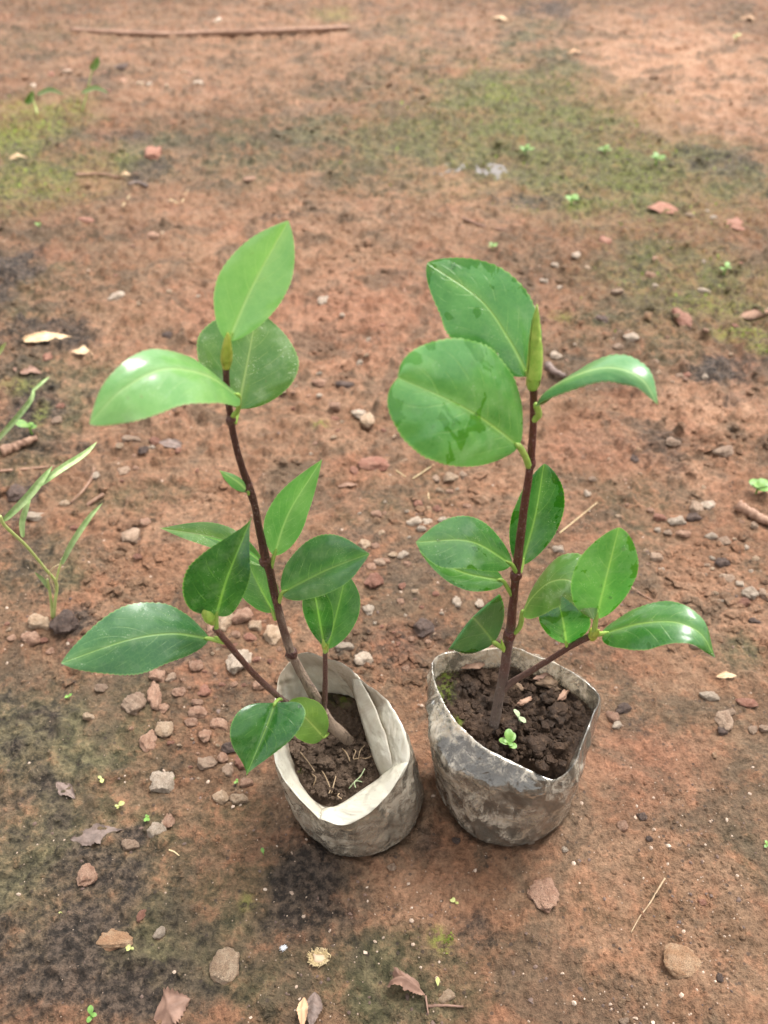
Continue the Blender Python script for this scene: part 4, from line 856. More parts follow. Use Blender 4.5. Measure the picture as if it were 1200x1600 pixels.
STONES = [
 (211,1099,36,34,'grey','large grey-brown stone below the wide far-left leaf',GA),(242,1087,24,38,'brown','upright brown stone touching the large grey-brown one',GA),(256,1107,16,17,'brown','small brown pebble at the foot of the upright brown stone',GA),
 (308,1114,26,20,'brown','flattish brown stone midway between the wide leaf and the low hanging leaf',GA),(257,1140,26,26,'tan','round tan stone below the upright brown stone',GA),(232,1158,23,28,'brown','brown oval stone, lower left neighbour of the round tan stone',GA),
 (321,1195,35,23,'grey','grey wedge stone left of the low hanging leaf tip',GA),(306,1040,20,18,'brown','brown pebble just under the wide far-left leaf, right end',GA),(374,1033,38,40,'pale','big pale stone crossed by the side branch of the left seedling',GA),
 (425,993,30,27,'tan','tan stone touching the left seedling stem from the left',GA),(399,979,20,18,'tan','small tan stone between two larger ones under the heart-shaped leaf',GA),(377,964,30,24,'brown','brown stone right under the heart-shaped leaf',GA),
 (352,970,24,28,'tan','tan stone right beside the side-branch bud',GA),(390,998,22,14,'red','flat reddish pebble between the side branch and the tan stones',GA),(330,982,14,26,'brown','narrow brown stone behind the side-branch bud',GA),
 (246,1057,24,20,'brown','brown stone peeking out under the wide leaf',GA),(267,1060,15,15,'grey','small grey pebble right of the brown stone under the wide leaf',GA),(158,1075,16,13,'grey','lone grey pebble below the wide leaf, left half',GA),
 (139,1120,17,13,'tan','lone flat tan pebble on mossy earth at left',GA),(254,1226,36,38,'pale','big pale grey stone with a green sprout at its right edge',GA),(345,1247,20,24,'tan','left one of two tan stones below the hanging leaf tip',GA),
 (373,1249,24,22,'tan','right one of two tan stones below the hanging leaf tip',GA),(243,1300,30,24,'pale','pale lichen-grey stone below the stone with sprout',GA),(204,1320,22,21,'grey','grey-brown pebble lower left of the lichen-grey stone',GA),
 (265,1283,19,24,'brown','brown pebble touching the lichen-grey stone at upper right',GA),(135,1370,28,34,'brown','porous brown stone alone near the left edge, lower half',GD),(221,1430,13,20,'red','small brick-red oval pebble in the lower left',GD),
 (179,1470,56,34,'orange','broad orange-tan half-buried stone in the lower left',GD),(352,1510,43,46,'tan','rough tan cube-like stone in the lower left foreground',GD),(249,1459,17,19,'pale','whitish chip right of the orange-tan half-buried stone',GD),
 (321,1149,20,20,'brown','brown pebble left of the low hanging leaf, upper of a loose trio',GA),(342,1133,26,20,'brown','brown stone touching the low hanging leaf at its upper left',GA),(361,1168,25,18,'dark','dark stone tucked under the low hanging leaf',GA),
 (349,1184,18,16,'brown','brown pebble just right of the grey wedge stone',GA),(356,1204,20,17,'grey','grey pebble nearest the hanging leaf tip',GA),(300,1129,21,16,'brown','brown pebble under the flattish brown stone',GA),(309,1098,16,14,'brown','brown pebble just above the flattish brown stone',GA),
 (319,1081,22,18,'red','reddish brown stone left of the side branch middle',GA),(280,1082,18,15,'brown','half-sunken brown pebble right of the upright brown stone',GA),(404,1071,18,16,'brown','brown pebble right under the side branch beside the bag rim',GA),
 (48,1000,26,24,'brown','brown stone below the grass tuft root, lower left',GA),(63,974,32,28,'tan','tan stone at the left foot of the grass tuft',GA),(378,1190,24,22,'red','reddish stone half hidden by the hanging leaf tip',GA),(385,1225,20,16,'brown','brown stone under the hanging leaf tip next to the bag',GA),
 (697,1558,23,18,'tan','tan pebble beside the thin twig at the bottom edge',GD),(713,1313,12,11,'dark','dark pebble touching the muddy bag bottom at its left',GD),(613,1355,15,13,'grey','grey chip in front of the milky bag',GD),
 (1061,1502,54,42,'orange','large angular orange-tan rock at lower right',GD),(851,1393,46,54,'brown','pinkish flat rock sunk in the earth before the muddy bag',GD),(975,1595,16,10,'grey','grey pebble cut by the bottom edge',GD),(829,1316,10,9,'pale','pale pebble touching the muddy bag bottom at its right',GD),(882,1328,10,9,'pale','tiny pale pebble right below the muddy bag',GD),
 (1108,1089,25,16,'pale','pale oval pebble right of the muddy bag near the right edge',GC),(1132,1125,26,34,'grey','long grey stone of the trio near the right edge',GC),(1128,1144,15,14,'dark','dark pebble at the foot of the long grey stone',GC),(1141,1113,13,11,'grey','small grey pebble at the top of the long grey stone',GC),
 (958,1120,18,20,'brown','brown pebble of the trio right beside the muddy bag',GC),(974,1109,24,18,'dark','dark stone of the trio right beside the muddy bag',GC),(964,1134,14,13,'pale','pale pebble, lowest of the trio beside the muddy bag',GC),(1166,1099,30,15,'red','flat brick-red stone at the right edge, middle height',GC),
 (1176,1140,16,14,'grey','grey pebble right of the long grey stone',GC),(1195,1138,14,13,'grey','grey pebble cut by the right edge below the brick-red stone',GC),(1003,1276,13,13,'dark','blue-black pebble on smooth earth right of the bag',GC),(973,1290,17,18,'brown','sunken brown pebble left of the blue-black one',GC),
 (1014,1311,10,9,'dark','tiny dark pebble below the blue-black one',GC),(1117,1180,10,10,'orange','tiny orange pebble below the long grey stone',GC),(1097,1410,11,10,'red','tiny pinkish pebble on bare earth at lower right',GC),(1125,1528,10,12,'dark','tiny dark chip right of the angular orange rock',GD),(883,1260,9,13,'pale','pale chip right beside the muddy bag wall',GC),
 (1172,927,25,21,'pale','grey-white round pebble near the right edge',GC),(1162,943,18,15,'red','reddish pebble under the grey-white round one',GC),(1194,929,16,18,'grey','grey pebble at the right edge beside the grey-white one',GC),(1128,880,20,18,'dark','dark round pebble above the grey-white round one',GC),(1136,904,22,13,'grey','flat grey pebble under the dark round one',GC),
 (1132,846,20,16,'grey','grey pebble above the dark round pebble',GC),(1111,839,16,12,'pale','pale pebble left of a grey one, right side',GC),(1087,796,22,20,'grey','larger grey pebble in the cluster left of the round-leaved sprout',GC),(1083,810,22,14,'dark','dark flat pebble under the larger grey one in the cluster',GC),(1106,789,22,14,'pale','pale oval pebble, topmost in the cluster by the sprout',GC),
 (1057,816,24,16,'pale','pale pebble left of the grey cluster',GC),(1030,809,20,12,'red','brick-red chip left of the pale pebble',GC),(1025,872,19,15,'grey','grey pebble above the upright wet leaf at right',GC),(1044,833,14,11,'grey','small grey pebble below the pale one',GC),(1069,834,20,12,'brown','flat brown pebble below the grey cluster',GC),
 (1130,708,30,17,'grey','flat grey-brown oval stone on pale earth at right',GC),(1052,691,24,14,'grey','flat grey stone left of the oval one on pale earth',GC),(992,718,16,13,'dark','dark pebble below the arched leaf',GC),(998,704,10,9,'orange','orange speck-like pebble above the dark one',GC),(872,860,16,14,'pale','pale round pebble right of the seedling back leaf',GC),(918,772,12,10,'pale','tiny white pebble right of the back leaf',GC),
 (986,529,19,14,'pale','pale pebble above the arched leaf',GE),(868,557,17,12,'pale','pale pebble right of the long top bud',GE),(965,541,14,9,'grey','grey pebble left of the pale one above the arched leaf',GE),(1087,1009,15,12,'grey','grey pebble under the curled tip of the long glossy leaf',GC),(1178,972,18,11,'dark','dark flat chip at the right edge under the grey pebbles',GC),(1067,498,26,24,'red','pinkish flat stone in mossy ground above the arched leaf',GE),
 (561,648,22,14,'pale','whitish flat pebble, upper of two between the seedlings',GB),(574,666,19,24,'tan','pinkish tan pebble under the whitish flat one',GB),(523,634,17,12,'brown','brown pebble left of the whitish flat one',GB),(583,727,44,24,'red','lumpy red and black clod between the seedlings',GB),(704,747,26,14,'tan','tan oval pebble just below the largest round leaf',GB),(682,748,14,11,'grey','grey pebble left of the tan oval one',GB),(724,744,14,14,'grey','bluish grey pebble right of the tan oval one',GB),
 (588,805,15,14,'brown','brown pebble beside a small hole between the seedlings',GB),(647,816,20,16,'pale','whitish pebble, leftmost of the trio above the overlapping leaves',GB),(658,827,15,11,'pale','whitish pebble, lowest of the trio above the overlapping leaves',GB),(667,816,16,11,'pale','whitish pebble, rightmost of the trio above the overlapping leaves',GB),(691,812,12,8,'pale','white chip touching the top of the upper oval leaf',GB),
 (653,788,13,11,'red','pinkish pebble above the whitish trio',GB),(683,795,13,12,'red','right pinkish pebble above the whitish trio',GB),(670,795,9,9,'orange','tiny orange pebble between two pinkish ones',GB),(615,867,15,10,'tan','left one of two tan pebbles between the seedlings',GB),(629,868,16,12,'pale','right one of two pebbles left of the overlapping oval leaves',GB),(593,880,15,14,'grey','grey pebble right of the tip of the pointed leaf',GB),
 (603,877,11,12,'brown','small brown pebble touching the grey one near the pointed leaf tip',GB),(580,886,14,13,'brown','sunken brown pebble below the pointed leaf tip',GB),(586,909,30,27,'red','crumbly red clod below the pointed leaf tip',GB),(576,953,17,17,'pale','whitish pebble right of the twig leaves',GB),(714,941,16,15,'pale','white pebble left of the folded leaf',GB),(750,944,14,15,'pale','white pebble right above the folded leaf',GB),
 (660,982,33,26,'dark','dark reddish stone midway between the two bags, behind them',GB),(669,1004,10,9,'brown','tiny pebble under the dark reddish stone',GB),(538,1011,24,18,'pale','pale stone half hidden behind the twig leaf and the milky bag',GB),(567,1031,26,23,'pale','rounded yellowish white stone behind the milky bag',GB),(634,1045,11,10,'brown','tiny brown pebble between the bag rims',GB),(568,851,20,14,'tan','tan stone at the very tip of the pointed leaf',GB),(587,854,15,9,'brown','flat brown pebble right of the pointed leaf tip',GB),(552,737,14,13,'red','red pebble left of the lumpy clod',GB),
 (206,840,31,27,'grey','grey angular stone standing alone left of the left seedling',GA),(226,818,18,14,'brown','brown pebble just above the lone angular stone',GA),(215,870,14,10,'red','reddish crumb below the lone angular stone',GA),(204,683,24,14,'grey','grey flat stone below the drooping leaf tip',GE),(90,658,18,15,'grey','grey pebble right of the bright green sprout at left',GE),(76,557,20,12,'red','reddish pebble under the dry tan leaf',GE),(95,635,13,9,'red','small red pebble above the grey pebble at left',GE),
 (191,730,19,13,'grey','grey pebble right of the curved twig at left',GE),(23,768,28,26,'dark','dark lumpy stone behind the grass blades at the left edge',GE),(56,808,30,16,'pale','pale flat fragment between the grass blades',GE),(115,826,12,9,'red','red crumb between grass blades',GE),(150,743,12,12,'pale','pale chip at the curved twig',GE),(100,785,14,12,'tan','tan pebble at the lower end of the curved twig',GE),(224,703,14,13,'dark','dark pebble below the grey flat stone',GE),(240,690,18,12,'red','reddish stone right of the grey flat stone',GE),(237,700,9,8,'pale','pale crumb right of the dark pebble',GE),
 (240,243,24,22,'red','orange-red clod in the mossy background at left',GE),(135,346,24,11,'red','flat reddish stone in the upper left',GE),(339,33,11,12,'pale','small pale pebble near the long stick',GE),(945,378,22,14,'red','pinkish stone in the upper right middle',GE),(1150,350,38,20,'red','flat pinkish slab near the right edge, upper third',GE),(1040,325,44,16,'red','flat reddish clod in moss at upper right',GE),(1178,494,44,14,'brown','long reddish brown clod at the right edge by bright moss',GE),
 (1018,422,14,12,'brown','brown pebble in moss at upper right',GE),(965,455,16,9,'grey','grey pebble left of pinkish stone in moss',GE),(940,500,30,12,'dark','dark flat stone right of the top bud',GE),(850,440,12,9,'pale','pale chip just right of the upper wet leaf tip',GE),(900,400,14,9,'pale','pale pebble above the long top bud',GE),(1100,455,16,9,'pale','pale pebble left of the bright moss',GE),(1148,510,12,8,'red','red crumb in the bright moss',GE),(505,470,16,14,'pale','pale pebble right of the top leaf of the left seedling',GE),(182,465,26,14,'pale','pale chips left of the top leaf',GE),(262,525,16,12,'dark','dark pebble just left of the stem top leaves',GE),(390,285,18,7,'brown','brown pebble above the top leaf of the left seedling',GE),
 (240,372,18,9,'brown','brown pebble left of the top leaf tip',GE),(500,600,22,12,'brown','brown clod right of the dusty scarred leaf',GE),(540,602,26,12,'dark','dark clod left of the largest round leaf',GE),(105,112,16,9,'grey','grey pebble below the long stick, left end',GE),(190,105,22,9,'dark','dark pebble below the long stick',GE),(310,130,14,7,'pale','pale chip below the long stick, middle',GE),(1075,580,14,9,'red','red pebble in the dark patch at right',GE),
]
for sI, s_ in enumerate(STONES):
    kw = {}
    if s_[5].startswith('large angular'): kw = dict(mesh=ANG_MESH[0], flat=.55)
    if s_[5].startswith(('broad orange', 'pinkish flat rock', 'pinkish flat stone', 'flat pinkish', 'flat reddish clod')): kw = dict(flat=.34, sink=.42)
    if 'angular' in s_[5] or 'cube' in s_[5] or 'wedge' in s_[5]: kw.setdefault('mesh', ANG_MESH[(sI % 3) + 1])
    stone(*s_[:6], group=s_[6], **kw)

LAND = {'lone angular grey stone': (206,840), 'big pale stone under the branch': (374,1033), 'upright brown stone': (242,1087), 'round tan stone': (257,1140), 'grey wedge stone': (321,1195), 'pale stone with a sprout': (254,1226), 'flattish brown stone': (308,1114),
 'heart-shaped leaf': (350,900), 'hanging leaf tip': (385,1210), 'grass tuft foot': (84,968), 'wide far-left leaf': (215,1000), 'lumpy red clod': (583,727), 'crumbly red clod': (586,909), 'dark stone behind the bags': (660,982), 'whitish pebble trio': (657,820),
 'tip of the pointed leaf': (577,865), 'overlapping oval leaves': (715,860), 'largest round leaf': (715,630), 'folded leaf': (740,985), 'yellowish stone behind the milky bag': (567,1031), 'long glossy leaf tip': (1117,1025), 'upright wet leaf': (950,890), 'grey-white round pebble': (1172,927),
 'round-leaved sprout': (1181,772), 'cluster by the round-leaved sprout': (1090,800), 'flat oval stone on pale earth': (1130,708), 'arched leaf tip': (1028,630), 'long top bud': (838,520), 'upper wet leaf tip': (668,411), 'bright moss at the right edge': (1160,520), 'pinkish stone in moss': (945,378),
 'flat pinkish slab': (1150,350), 'top leaf of the left seedling': (395,440), 'drooping leaf tip': (140,662), 'grey wet leaf': (270,695), 'crumpled dry tan leaf': (70,530), 'long stick': (330,50), 'orange-red clod': (240,243), 'flat reddish stone': (135,346), 'dusty scarred leaf': (450,590), 'bright narrow leaf of the left seedling': (465,770),
 'puddle': (738,268), 'tiny young stem leaf': (365,752), 'curved twig': (130,760), 'tan stone at the left stem': (425,993), 'pale straw by the back leaf': (905,808), 'dusty arched leaf': (870,905)}
MATWORD = {'brown': 'brown', 'tan': 'tan', 'red': 'reddish', 'pale': 'pale', 'grey': 'grey', 'dark': 'dark'}
DIRS = ['right of', 'lower right of', 'just below', 'lower left of', 'left of', 'upper left of', 'just above', 'upper right of']
USED = set()
def small_stones(n, regions, sizes, mats, group, seed):
    r_ = random.Random(seed); k = 0; tries = 0
    while k < n and tries < n * 80:
        tries += 1; cx, cy, rx, ry = r_.choice(regions); a = r_.uniform(0, 6.28); e = math.sqrt(r_.random()); px, py = cx + rx * e * math.cos(a), cy + ry * e * math.sin(a)
        w = sizes[0] + (sizes[1] - sizes[0]) * r_.random() ** 2; g_ = at(px, py)
        if not (5 < px < 1195 and 5 < py < 1595) or any(math.hypot(g_.x - b[0], g_.y - b[1]) < .05 for b in BAGS) or any(math.hypot(px - q[0], py - q[1]) < (q[2] + w) * .5 for q in DONE): continue
        lm = min(LAND, key=lambda q: math.hypot(LAND[q][0] - px, LAND[q][1] - py)); m_ = r_.choice(mats)
        d = DIRS[int(round(math.atan2(py - LAND[lm][1], px - LAND[lm][0]) / (math.pi / 4))) % 8]
        lb = ('tiny' if w < 8.5 else 'small') + ' ' + MATWORD[m_] + ' pebble ' + d + ' the ' + lm
        if lb in USED: continue
        USED.add(lb); DONE.append((px, py, w)); k += 1
        stone(px, py, w, w * r_.uniform(.65, .95), m_, lb, group, name='pebble', cat='pebble', sink=r_.uniform(.3, .48))
DONE = [(q[0], q[1], q[2]) for q in STONES]
small_stones(42, [(280,1130,90,90),(330,1170,70,60),(400,1000,60,40),(330,1050,60,50),(60,990,60,30)], (6, 15), ['brown','brown','tan','red'], 'small pebbles left of the milky bag', 71)
small_stones(48, [(590,860,70,90),(640,960,60,50),(560,700,80,60),(690,780,50,40),(480,640,60,60)], (6, 12), ['brown','tan','pale','red'], 'small pebbles between the seedlings', 72)
small_stones(46, [(1080,830,110,80),(1150,900,50,60),(950,760,60,60),(1000,560,150,60)], (6, 12), ['grey','pale','brown','tan'], 'small pebbles right of the seedlings', 73)
small_stones(54, [(900,470,160,70),(620,520,120,80),(250,720,120,60),(300,420,200,80),(1080,380,110,60),(180,120,160,30)], (6, 12), ['brown','red','tan','pale'], 'small pebbles far behind', 74)

# uncountable crumbs and grit on the earth
def scatter(name, mat, n, spot, smin, smax, seed, flat=0.6, kindlabel=None):
    r_ = np.random.RandomState(seed)
    base = []
    for k in range(6):
        bm = bmesh.new(); bmesh.ops.create_icosphere(bm, subdivisions=1, radius=1.0)
        v = np.array([x.co[:] for x in bm.verts]); f = np.array([[q.index for q in x.verts] for x in bm.faces]); bm.free()
        rr = np.random.RandomState(seed + k); base.append((v * (0.55 + 0.75 * rr.rand(len(v), 1)), f))
    xs, ys = spot(r_, n); hz = ground_h(xs, ys); V = []; Fc = []; o = 0
    for i in range(len(xs)):
        v, f = base[i % 6]; s = smin * (smax / smin) ** (r_.rand() ** 2.2); a = r_.rand() * 6.28; ca, sa = math.cos(a), math.sin(a)
        q = v * np.array([s * (0.8 + .6 * r_.rand()), s * (0.7 + .4 * r_.rand()), s * flat])
        q = np.stack([q[:, 0] * ca - q[:, 1] * sa + xs[i], q[:, 0] * sa + q[:, 1] * ca + ys[i], q[:, 2] + hz[i] + s * flat * .25], 1)
        V.append(q); Fc.append(f + o); o += len(v)
    V = np.concatenate(V); Fc = np.concatenate(Fc)
    m = bpy.data.meshes.new(name); m.from_pydata(V.tolist(), [], Fc.tolist()); m.materials.append(M[mat]); m.update()
    ob = bpy.data.objects.new(name, m); C.objects.link(ob); ob['kind'] = 'stuff'
    if kindlabel: ob['label'] = kindlabel
    if mat == 'ground':
        cnt = len(base[0][0])
        for k in PATCH:
            a = m.attributes.new(k, 'FLOAT', 'POINT'); a.data.foreach_set('value', np.repeat(patch_field(xs, ys, k) * 0.9, cnt).astype(np.float32))
    return ob
def away(x, y):
    k = np.ones(len(x), bool)
    for bx_, by_ in BAGS: k &= np.hypot(x - bx_, y - by_) > 0.0425
    return k
def spot_all(r_, n):
    y = 0.14 * (2.9 / 0.14) ** r_.rand(n * 3); x = (r_.rand(n * 3) * 2 - 1) * (0.10 + 0.47 * y)
    d = 0.15 + 0.85 * sstep(-0.15, 0.35, fbm(x, y, 7, 3, 201)); k = (r_.rand(n * 3) < d) & away(x, y); return x[k][:n], y[k][:n]
def spot_back(r_, n):
    y = 0.42 * (2.6 / 0.42) ** r_.rand(n * 4); x = (r_.rand(n * 4) * 2 - 1) * (0.10 + 0.47 * y)
    d = sstep(0.0, 0.4, fbm(x, y, 6, 3, 211)); k = (r_.rand(n * 4) < d) & away(x, y); return x[k][:n], y[k][:n]
scatter('soil_crumbs', 'ground', 14000, spot_all, .0004, .0022, 1, .55, 'fine crumbs of red earth scattered over the ground')
scatter('soil_clods', 'ground', 3600, spot_back, .0014, .0080, 2, .52, 'coarse red earth crumbs on the rough ground behind')
scatter('pale_grit', 'grit', 1300, spot_all, .0004, .0016, 3, .7, 'pale grit scattered over the ground')
scatter('dark_grit', 'dark', 1500, spot_all, .0004, .0018, 4, .6, 'dark grit scattered over the ground')

# ================================================================== LITTER, TWIGS, WEEDS
def ground_path(pts, lift=0.0008):
    out = []
    for p in pts:
        l = lift if len(p) == 2 else p[2]; q = on_ground(p[0], p[1], l); out.append(q)
    return out
def twig(name, pts, r, mat, label, cat='twig', group=None, rough=.25, n=30, taper=.6, lift=None):
    path = ground_path(pts, lift if lift is not None else r * .7); k = len(path)
    o = tube(name, path, [r * (1 - (1 - taper) * i / (k - 1)) for i in range(k)], M[mat], None, n=n, seg=9, rough=rough, seed=r * 5000, origin=path[0]); return tag(o, label, cat, group)
twig('stick', [(112,48),(200,52),(260,54),(350,51),(450,48),(545,43)], .0062, 'wood', 'long thin reddish brown stick lying across the top of the scene', 'stick', taper=.8, rough=.35, n=50)
twig('twig', [(0,736),(40,733),(86,728)], .0016, 'wood', 'straight reddish twig at the left edge behind the grass', 'twig')
twig('twig', [(147,731),(143,747),(130,766),(110,786)], .0015, 'wood', 'curved brown twig behind the grass tuft', 'twig')
twig('twig', [(136,790),(150,780),(162,772)], .0018, 'wood', 'short straight reddish twig right of the curved one', 'twig', taper=.9)
twig('twig', [(668,1572),(697,1571),(724,1573)], .0009, 'drybrown', 'thin dark twig at the bottom edge by the curled dry leaf', 'twig')
twig('rootlet', [(1039,1372),(1028,1390),(1015,1412),(1000,1432),(986,1457)], .0006, 'root', 'thin forked tan rootlet on bare earth at lower right', 'rootlet', taper=.5)
twig('straw', [(874,833,.001),(900,812,.004),(933,785,.002)], .0006, 'straw', 'thin pale straw right of the back leaf', 'straw')
twig('straw', [(610,727),(622,737),(634,745)], .0007, 'straw', 'short straw left of the largest round leaf bottom', 'straw')
twig('straw', [(645,748),(660,738),(678,726)], .0008, 'straw', 'pale straw ending at the largest round leaf bottom', 'straw')
twig('straw', [(669,770),(671,790),(667,812)], .0004, 'straw', 'hair-thin straw above the whitish pebble trio', 'straw')
twig('twig', [(984,915),(1000,927),(1020,938)], .0007, 'wood', 'thin brown twig behind the long glossy leaf', 'twig')
twig('straw', [(187,330),(196,315),(203,305)], .0012, 'straw', 'left pair of dry straws in the upper left', 'straw')
twig('straw', [(265,312),(282,317),(293,297)], .0012, 'straw', 'bent dry straw in the upper left', 'straw')
twig('twig', [(120,273),(160,272),(195,279)], .0022, 'wood', 'thin stick on the mossy ground in the upper left', 'twig')
twig('twig', [(230,291),(215,285),(200,288)], .003, 'drygrey', 'grey stub of wood in the upper left', 'twig')
twig('straw', [(264,1328),(272,1331),(280,1337)], .0005, 'straw', 'tiny straw below the lichen-grey stone', 'straw')
twig('twig', [(722,340),(760,355),(800,360)], .0014, 'drybrown', 'thin dark twig in the upper middle right', 'twig')
twig('wood_chip', [(1152,790),(1175,802),(1205,818)], .0052, 'wood', 'weathered brown wood piece under the round-leaved sprout', 'wood piece', rough=.5, taper=.7)
twig('wood_chip', [(2,706),(25,697),(58,684)], .0058, 'wood', 'flaky brown wood piece under the bright sprout at the left edge', 'wood piece', rough=.5, taper=.5)
twig('wood_chip', [(855,570),(866,580),(882,588)], .0042, 'drygrey', 'grey-brown wood scrap right of the top bud', 'wood piece', rough=.5, taper=.6)

def ground_leaf(name, base, tip, w, mat, label, cat='dry leaf', curl=.25, lift=.002, arch=.004, seed=1, group=None, **kw):
    b = on_ground(*base, lift=lift); t = on_ground(*tip, lift=lift); d = t - b; L_ = d.length
    side = Vector((-d.y, d.x, 0)).normalized() * (w * mpp(b) / 2); m = b.lerp(t, .5) + Vector((0, 0, arch))
    V, Fc, A, mi = leaf_geo([b, b.lerp(t, .28) + Vector((0, 0, arch * .7)), m, t], m + side + Vector((0, 0, arch * curl)), m - side + Vector((0, 0, -arch * curl * .3)), cup=kw.pop('cup', -.3), wave=kw.pop('wave', .16), teeth=kw.pop('teeth', .08), seed=seed, n=26, m=5, **kw)
    o = obj(name, V, Fc, M[mat], None, origin=b, attrs=A); return tag(o, label, cat, group)
ground_leaf('dry_leaf', (32,533), (112,526), 26, 'drytan', 'crumpled dry tan leaf on dark earth at left', seed=3)
ground_leaf('dry_leaf', (112,548), (146,554), 20, 'drytan', 'small dry tan leaf scrap below the crumpled one', seed=4)
ground_leaf('dry_leaf', (248,690), (292,700), 22, 'drygrey', 'grey wet leaf flat on the earth below the drooping leaf', seed=5, arch=.002)
ground_leaf('dry_leaf', (20,575), (66,583), 26, 'drybrown', 'brown flat leaf scrap at the left edge', seed=6, arch=.002)
ground_leaf('dry_leaf', (110,1312), (192,1296), 34, 'drygrey', 'grey-brown rotting leaf pressed into the earth at lower left', seed=7, arch=.0006, lift=.0006, wave=.3)
ground_leaf('dry_leaf', (88,1222), (118,1248), 22, 'drygrey', 'small grey rotting leaf on moss at lower left', seed=8, arch=.0006, lift=.0006, wave=.3)
ground_leaf('dry_leaf', (240,1592), (298,1560), 56, 'drybrown', 'broken brown leaf at the bottom edge, left of centre', seed=9, arch=.004, wave=.2, teeth=.16)
ground_leaf('dry_leaf', (475,1558), (472,1612), 18, 'orange', 'curled orange-tan leaf scrap at the bottom edge', seed=10, arch=.006)
ground_leaf('dry_leaf', (492,1550), (486,1606), 30, 'drygrey', 'dark grey leaf scrap right of the orange-tan one', seed=11, arch=.003)
ground_leaf('dry_leaf', (1119,1057), (1152,1056), 12, 'drytan', 'thin tan leaf scrap right of the long glossy leaf', seed=12, arch=.002)
ground_leaf('dry_leaf', (528,760), (560,757), 9, 'wood', 'flaky tan leaf bits below the lumpy clod', seed=13, arch=.002)
ground_leaf('dry_leaf', (1154,30), (1186,33), 9, 'orange', 'tan leaf in the upper right corner', seed=14, arch=.008)
ground_leaf('dry_leaf', (886,84), (910,82), 9, 'orange', 'tan leaf scrap on the edge of the pale earth, upper right', seed=15, arch=.006)
ground_leaf('dry_leaf', (768,28), (796,33), 9, 'drytan', 'tan leaf scrap at the top edge, right of centre', seed=16, arch=.006)
ground_leaf('dry_leaf', (184,277), (206,274), 9, 'drytan', 'tan leaf scrap at the end of the thin stick, upper left', seed=17, arch=.006)
ground_leaf('dry_leaf', (14,249), (44,246), 9, 'drytan', 'tan leaf on the green patch at the left edge', seed=18, arch=.006)
ground_leaf('fallen_petal', (684,1526), (684,1541), 7, 'sprout_y', 'tiny pale yellow fallen leaflet above the bottom tan pebble', 'leaflet', seed=19, arch=.001, wave=.02, teeth=0)
# curled dry leaf with stalk, bottom centre
def curled_leaf():
    root = empty('dry_leaf', on_ground(640, 1545), 'curled brown dry leaf with a stalk at the bottom centre', 'dry leaf')
    pts = [(604,1542,.004),(612,1530,.010),(628,1525,.013),(645,1534,.010),(657,1545,.005),(665,1556,.002)]
    mid = [on_ground(a, b, l) for a, b, l in pts]
    c = mid[2]
    V, Fc, A, mi = leaf_geo(mid, c + Vector((-.002, .006, -.004)), c + Vector((.002, -.006, -.003)), cup=-.5, wave=.25, teeth=.1, seed=4, n=30, m=6)
    obj('blade', V, Fc, M['drybrown'], root, attrs=A)
    tube('stalk', ground_path([(665,1556),(667,1570),(669,1584)], .0015), [.0007, .0005, .0004], M['drybrown'], root, n=10, seg=6)
curled_leaf()
# fibrous tan clod and white fluff
def fibrous_clod():
    root = empty('fibre_clod', on_ground(498, 1497), 'tan fibrous clod on dark earth in the foreground', 'clod')
    c = on_ground(500, 1500); V, Fc = lump_geo(77, 3, .8); s = mpp(c) * 22
    obj('clod_core', [c + Vector((v.x * s * .8, v.y * s * .6, v.z * s * .3 + s * .05)) for v in V], Fc, M['tan'], root)
    V = []; Fc = []; r_ = random.Random(5)
    for k in range(420):
        a = r_.uniform(0, 6.28); e = r_.uniform(.1, 1.4); p = c + Vector((math.cos(a) * s * .8, math.sin(a) * s * .6, s * .35)) * r_.uniform(.3, 1)
        d = Vector((r_.gauss(-.5, .4), r_.gauss(.5, .4), r_.uniform(-.05, .15))).normalized() * s * r_.uniform(.12, .28)
        v, f, _ = tube_geo([p, p + d * .5 + Vector((0, 0, .0004)), p + d], [.00022, .0002, .0001], 4, 4); o = len(V); V += v; Fc += [tuple(i + o for i in x) for x in f]
    q = obj('fibres', V, Fc, M['straw'], root); q['kind'] = 'stuff'
fibrous_clod()
def fluff():
    root = empty('fluff', on_ground(443, 1482), 'tiny white fluff ball on dark earth in the foreground', 'fluff')
    c = on_ground(443, 1482, .002); V = []; Fc = []; r_ = random.Random(6)
    for k in range(110):
        d = Vector((r_.gauss(0, 1), r_.gauss(0, 1), abs(r_.gauss(0, .8)))).normalized() * r_.uniform(.0006, .0026)
        v, f, _ = tube_geo([c, c + d * .5 + Vector((r_.gauss(0, .0004), r_.gauss(0, .0004), 0)), c + d], [.00007, .00006, .00003], 4, 4); o = len(V); V += v; Fc += [tuple(i + o for i in x) for x in f]
    q = obj('hairs', V, Fc, M['fluff'], root); q['kind'] = 'stuff'
fluff()

